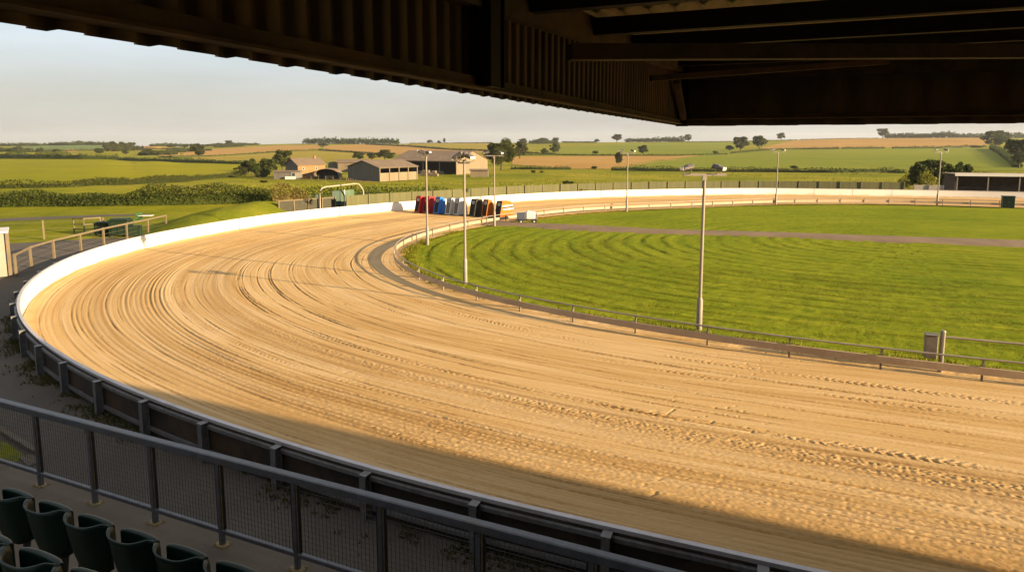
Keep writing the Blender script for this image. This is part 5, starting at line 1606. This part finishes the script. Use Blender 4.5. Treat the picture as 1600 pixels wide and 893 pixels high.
# ------------------------------------------------------------------ seats
def make_seat():
    R = empty('stadium_seat', (0, 0, 0))
    # back shell : local y + = facing direction (track), x = width
    nu, nv = 17, 10
    V = []
    for j in range(nv):
        v = j / (nv - 1)
        for i in range(nu):
            u = -1 + 2 * i / (nu - 1)
            a = abs(u)
            top = .845 - .035 * (1 - a ** 2.5) - .05 * max(0, (a - .80) / .2) ** 2
            bot = .29 + .05 * a ** 3
            z = bot + (top - bot) * v
            x = u * (.278 - .035 * (1 - v) ** 2 - .012 * a ** 6)
            y = .15 * a ** 3.2 * (.55 + .45 * v) - .10 * v + .05 + .05 * (v - .5) ** 2
            if j == nv - 1: y -= .012
            V.append((x, y, z))
    o = mesh_np('backrest', np.array(V), gridq(nv, nu), M['seat'], R, True)
    m = o.modifiers.new('thick', 'SOLIDIFY'); m.thickness = .014; m.offset = 0
    # folded up seat pan with a rolled front edge
    nu, pr = 9, []
    for t in range(13):
        a = PI * t / 12
        pr.append((.028 * math.cos(a), .735 + .028 * math.sin(a)))
    pr += [(-.028, .55), (-.02, .40), (.02, .40), (.028, .55)]
    rows = []
    for i in range(nu):
        u = -1 + 2 * i / (nu - 1)
        x = u * .225; sh = 1 - .25 * max(0, abs(u) - .85) / .15
        rows.append([(x, .16 + .02 * (1 - u * u) + y * sh, (z - .6) * (1 - .06 * max(0, abs(u) - .8) / .2) + .6) for y, z in pr])
    mb = MB(); mb.quadstrip(rows, True); mb.poly(rows[0][::-1]); mb.poly(rows[-1]); mb.build('seat_pan', M['seat'], R, True)
    mb = MB(); mb.box((0, .13, .385), (.40, .05, .05)); mb.beam((-.17, .12, .38), (-.17, .06, .0), .035, .05); mb.beam((.17, .12, .38), (.17, .06, .0), .035, .05); mb.build('frame', M['black'], R)
    return R


proto = make_seat(); first = True
SEAT_LAB = {}
sl1 = ['front row green seat at the far left picture edge', 'front row green seat, first whole one from the left', 'front row green seat, second whole one from the left', 'front row green seat, third whole one from the left', 'front row green seat, fourth whole one from the left', 'front row green seat at the bottom picture edge, right end', 'front row green seat mostly below the bottom picture edge']
sl2 = ['second row green seat at the left picture edge, topmost of its row', 'second row green seat with its whole scooped back showing', 'second row green seat cut by the bottom picture edge', 'second row green seat below the bottom picture edge']
cnt = 0
for row, (ez, step, nrow, zf, labs) in enumerate([(-1.927 * 3.45 + .36, .58, 3.45, 2.27, sl1), (-1.763 * 2.94 + .36, .58, 2.48, 2.77, sl2)]):
    st0 = -2 if row == 0 else -1
    for k in range(len(labs)):
        e = ez + (k + st0) * step
        o = proto if cnt == 0 else copy_tree(proto)
        p = st(e, nrow, zf)
        o.location = tuple(p); o.rotation_euler.z = -YAW
        tag(o, labs[k], 'seat', 'green tip-up seats on the terrace'); cnt += 1

# kerb and slab seen through the mesh
a = un(-20, 662)[:2]; b = un(58, 710)[:2]
dv = (b - a) / np.linalg.norm(b - a)
mb = MB(); mb.beam((a[0], a[1], .05), (b[0], b[1], .05), .12, .12, bevel=.01); tag(mb.build('kerb', M['concrete']), 'pale concrete kerb crossing the tarmac beyond the handrail', 'kerb', kind='structure')
pts = [g(-30, 690), g(8, 690), g(38, 712), g(20, 728), g(-30, 740)]
sheet('grass_patch', pts, .022, M['mound'], 'small grass patch behind the handrail at the left', 'grass')
pts = [g(30, 716), g(50, 710), g(66, 722), g(44, 730)]
sheet('paving_slab', pts, .03, M['concrete'], 'single pale paving slab beside the small grass patch', 'slab')

# ------------------------------------------------------------------ air
mb = MB(); mb.box((0, 1500, -150), (9000, 6000, 410)); hz = mb.build('haze', [])
hm = bpy.data.materials.new('evening_haze'); hm.use_nodes = True; hm.node_tree.nodes.clear()
ho = hm.node_tree.nodes.new('ShaderNodeOutputMaterial'); hv = hm.node_tree.nodes.new('ShaderNodeVolumePrincipled')
hv.inputs['Color'].default_value = (.80, .86, .95, 1); hv.inputs['Density'].default_value = .00008; hv.inputs['Anisotropy'].default_value = .2
hm.node_tree.links.new(hv.outputs[0], ho.inputs['Volume']); hz.data.materials.append(hm)
tag(hz, 'faint evening haze in the air over the farmland', 'haze', kind='stuff')
# ------------------------------------------------------------------ light, sky, camera
SUN_AZ = rad(-24.6); SUN_EL = rad(13.2)
tosun = Vector((math.cos(SUN_AZ) * math.cos(SUN_EL), math.sin(SUN_AZ) * math.cos(SUN_EL), math.sin(SUN_EL)))
ld = bpy.data.lights.new('sun', 'SUN'); ld.energy = 5.0; ld.angle = rad(.5); ld.color = (1.0, .74, .42)
lo = bpy.data.objects.new('sun', ld); COL.objects.link(lo); lo.rotation_euler = tosun.to_track_quat('Z', 'Y').to_euler(); lo.location = (60, -30, 40)
w = bpy.data.worlds.new('World'); scene.world = w; w.use_nodes = True
nt = w.node_tree; nt.nodes.clear()
out = nt.nodes.new('ShaderNodeOutputWorld'); bg = nt.nodes.new('ShaderNodeBackground'); nt.links.new(bg.outputs[0], out.inputs[0])
sky = nt.nodes.new('ShaderNodeTexSky'); sky.sky_type = 'NISHITA'; sky.sun_disc = False
sky.sun_elevation = SUN_EL; sky.sun_rotation = math.atan2(tosun.x, tosun.y)
sky.air_density = 1.0; sky.dust_density = 2.0; sky.ozone_density = 1.0; sky.altitude = 60
# thin high cloud veil
tc = nt.nodes.new('ShaderNodeTexCoord'); mp = nt.nodes.new('ShaderNodeMapping'); mp.inputs['Scale'].default_value = (1.6, 1.6, 11)
nt.links.new(tc.outputs['Generated'], mp.inputs[0])
nz = nt.nodes.new('ShaderNodeTexNoise'); nz.inputs['Scale'].default_value = 1.6; nz.inputs['Detail'].default_value = 6; nz.inputs['Roughness'].default_value = .55
nt.links.new(mp.outputs[0], nz.inputs['Vector'])
rp_ = nt.nodes.new('ShaderNodeValToRGB'); rp_.color_ramp.elements[0].position = .3; rp_.color_ramp.elements[0].color = (.90, .90, .90, 1); rp_.color_ramp.elements[1].position = .75; rp_.color_ramp.elements[1].color = (1, 1, 1, 1)
nt.links.new(nz.outputs['Fac'], rp_.inputs[0])
# the veil is warm near the horizon and pale blue higher up
sx = nt.nodes.new('ShaderNodeSeparateXYZ'); nt.links.new(tc.outputs['Generated'], sx.inputs[0])
vr = nt.nodes.new('ShaderNodeValToRGB'); e0, e1 = vr.color_ramp.elements
e0.position = 0.0; e0.color = (.535, .505, .455, 1); e1.position = .14; e1.color = (.575, .66, .715, 1)
ne = vr.color_ramp.elements.new(.06); ne.color = (.56, .55, .515, 1)
ne = vr.color_ramp.elements.new(.7); ne.color = (.66, .64, .62, 1)
nt.links.new(sx.outputs['Z'], vr.inputs[0])
vm = nt.nodes.new('ShaderNodeVectorMath'); vm.operation = 'SCALE'; cm_ = nt.nodes.new('ShaderNodeMapRange'); cm_.inputs['From Min'].default_value = .3; cm_.inputs['From Max'].default_value = .7; cm_.inputs['To Min'].default_value = 2.45; cm_.inputs['To Max'].default_value = 3.42
nt.links.new(nz.outputs['Fac'], cm_.inputs['Value']); nt.links.new(cm_.outputs[0], vm.inputs['Scale']); nt.links.new(vr.outputs[0], vm.inputs[0])
mx = nt.nodes.new('ShaderNodeMix'); mx.data_type = 'RGBA'
nt.links.new(rp_.outputs[0], mx.inputs[0]); nt.links.new(sky.outputs[0], mx.inputs[6]); nt.links.new(vm.outputs[0], mx.inputs[7])
nt.links.new(mx.outputs[2], bg.inputs['Color'])
bg.inputs['Strength'].default_value = .10

cam = bpy.data.cameras.new('camera'); co = bpy.data.objects.new('camera', cam); COL.objects.link(co)
co.location = (0, 0, EYE); co.rotation_euler = (PI / 2 - PITCH, 0, 0)
cam.sensor_width = 36; cam.lens = 36 * F / 1600; cam.shift_y = -(446.5 - CYC) / 1600 * 1.0
cam.clip_start = .05; cam.clip_end = 12000
scene.camera = co
vs = scene.view_settings
scene.display_settings.display_device = 'sRGB'
vs.view_transform = 'Standard'; vs.look = 'None'; vs.exposure = 1.92; vs.gamma = 1.0; vs.use_curve_mapping = False
scene.render.resolution_x = 1024; scene.render.resolution_y = 571
scene.cycles.max_bounces = 6; scene.cycles.diffuse_bounces = 3; scene.cycles.transparent_max_bounces = 6
scene.cycles.use_denoising = True
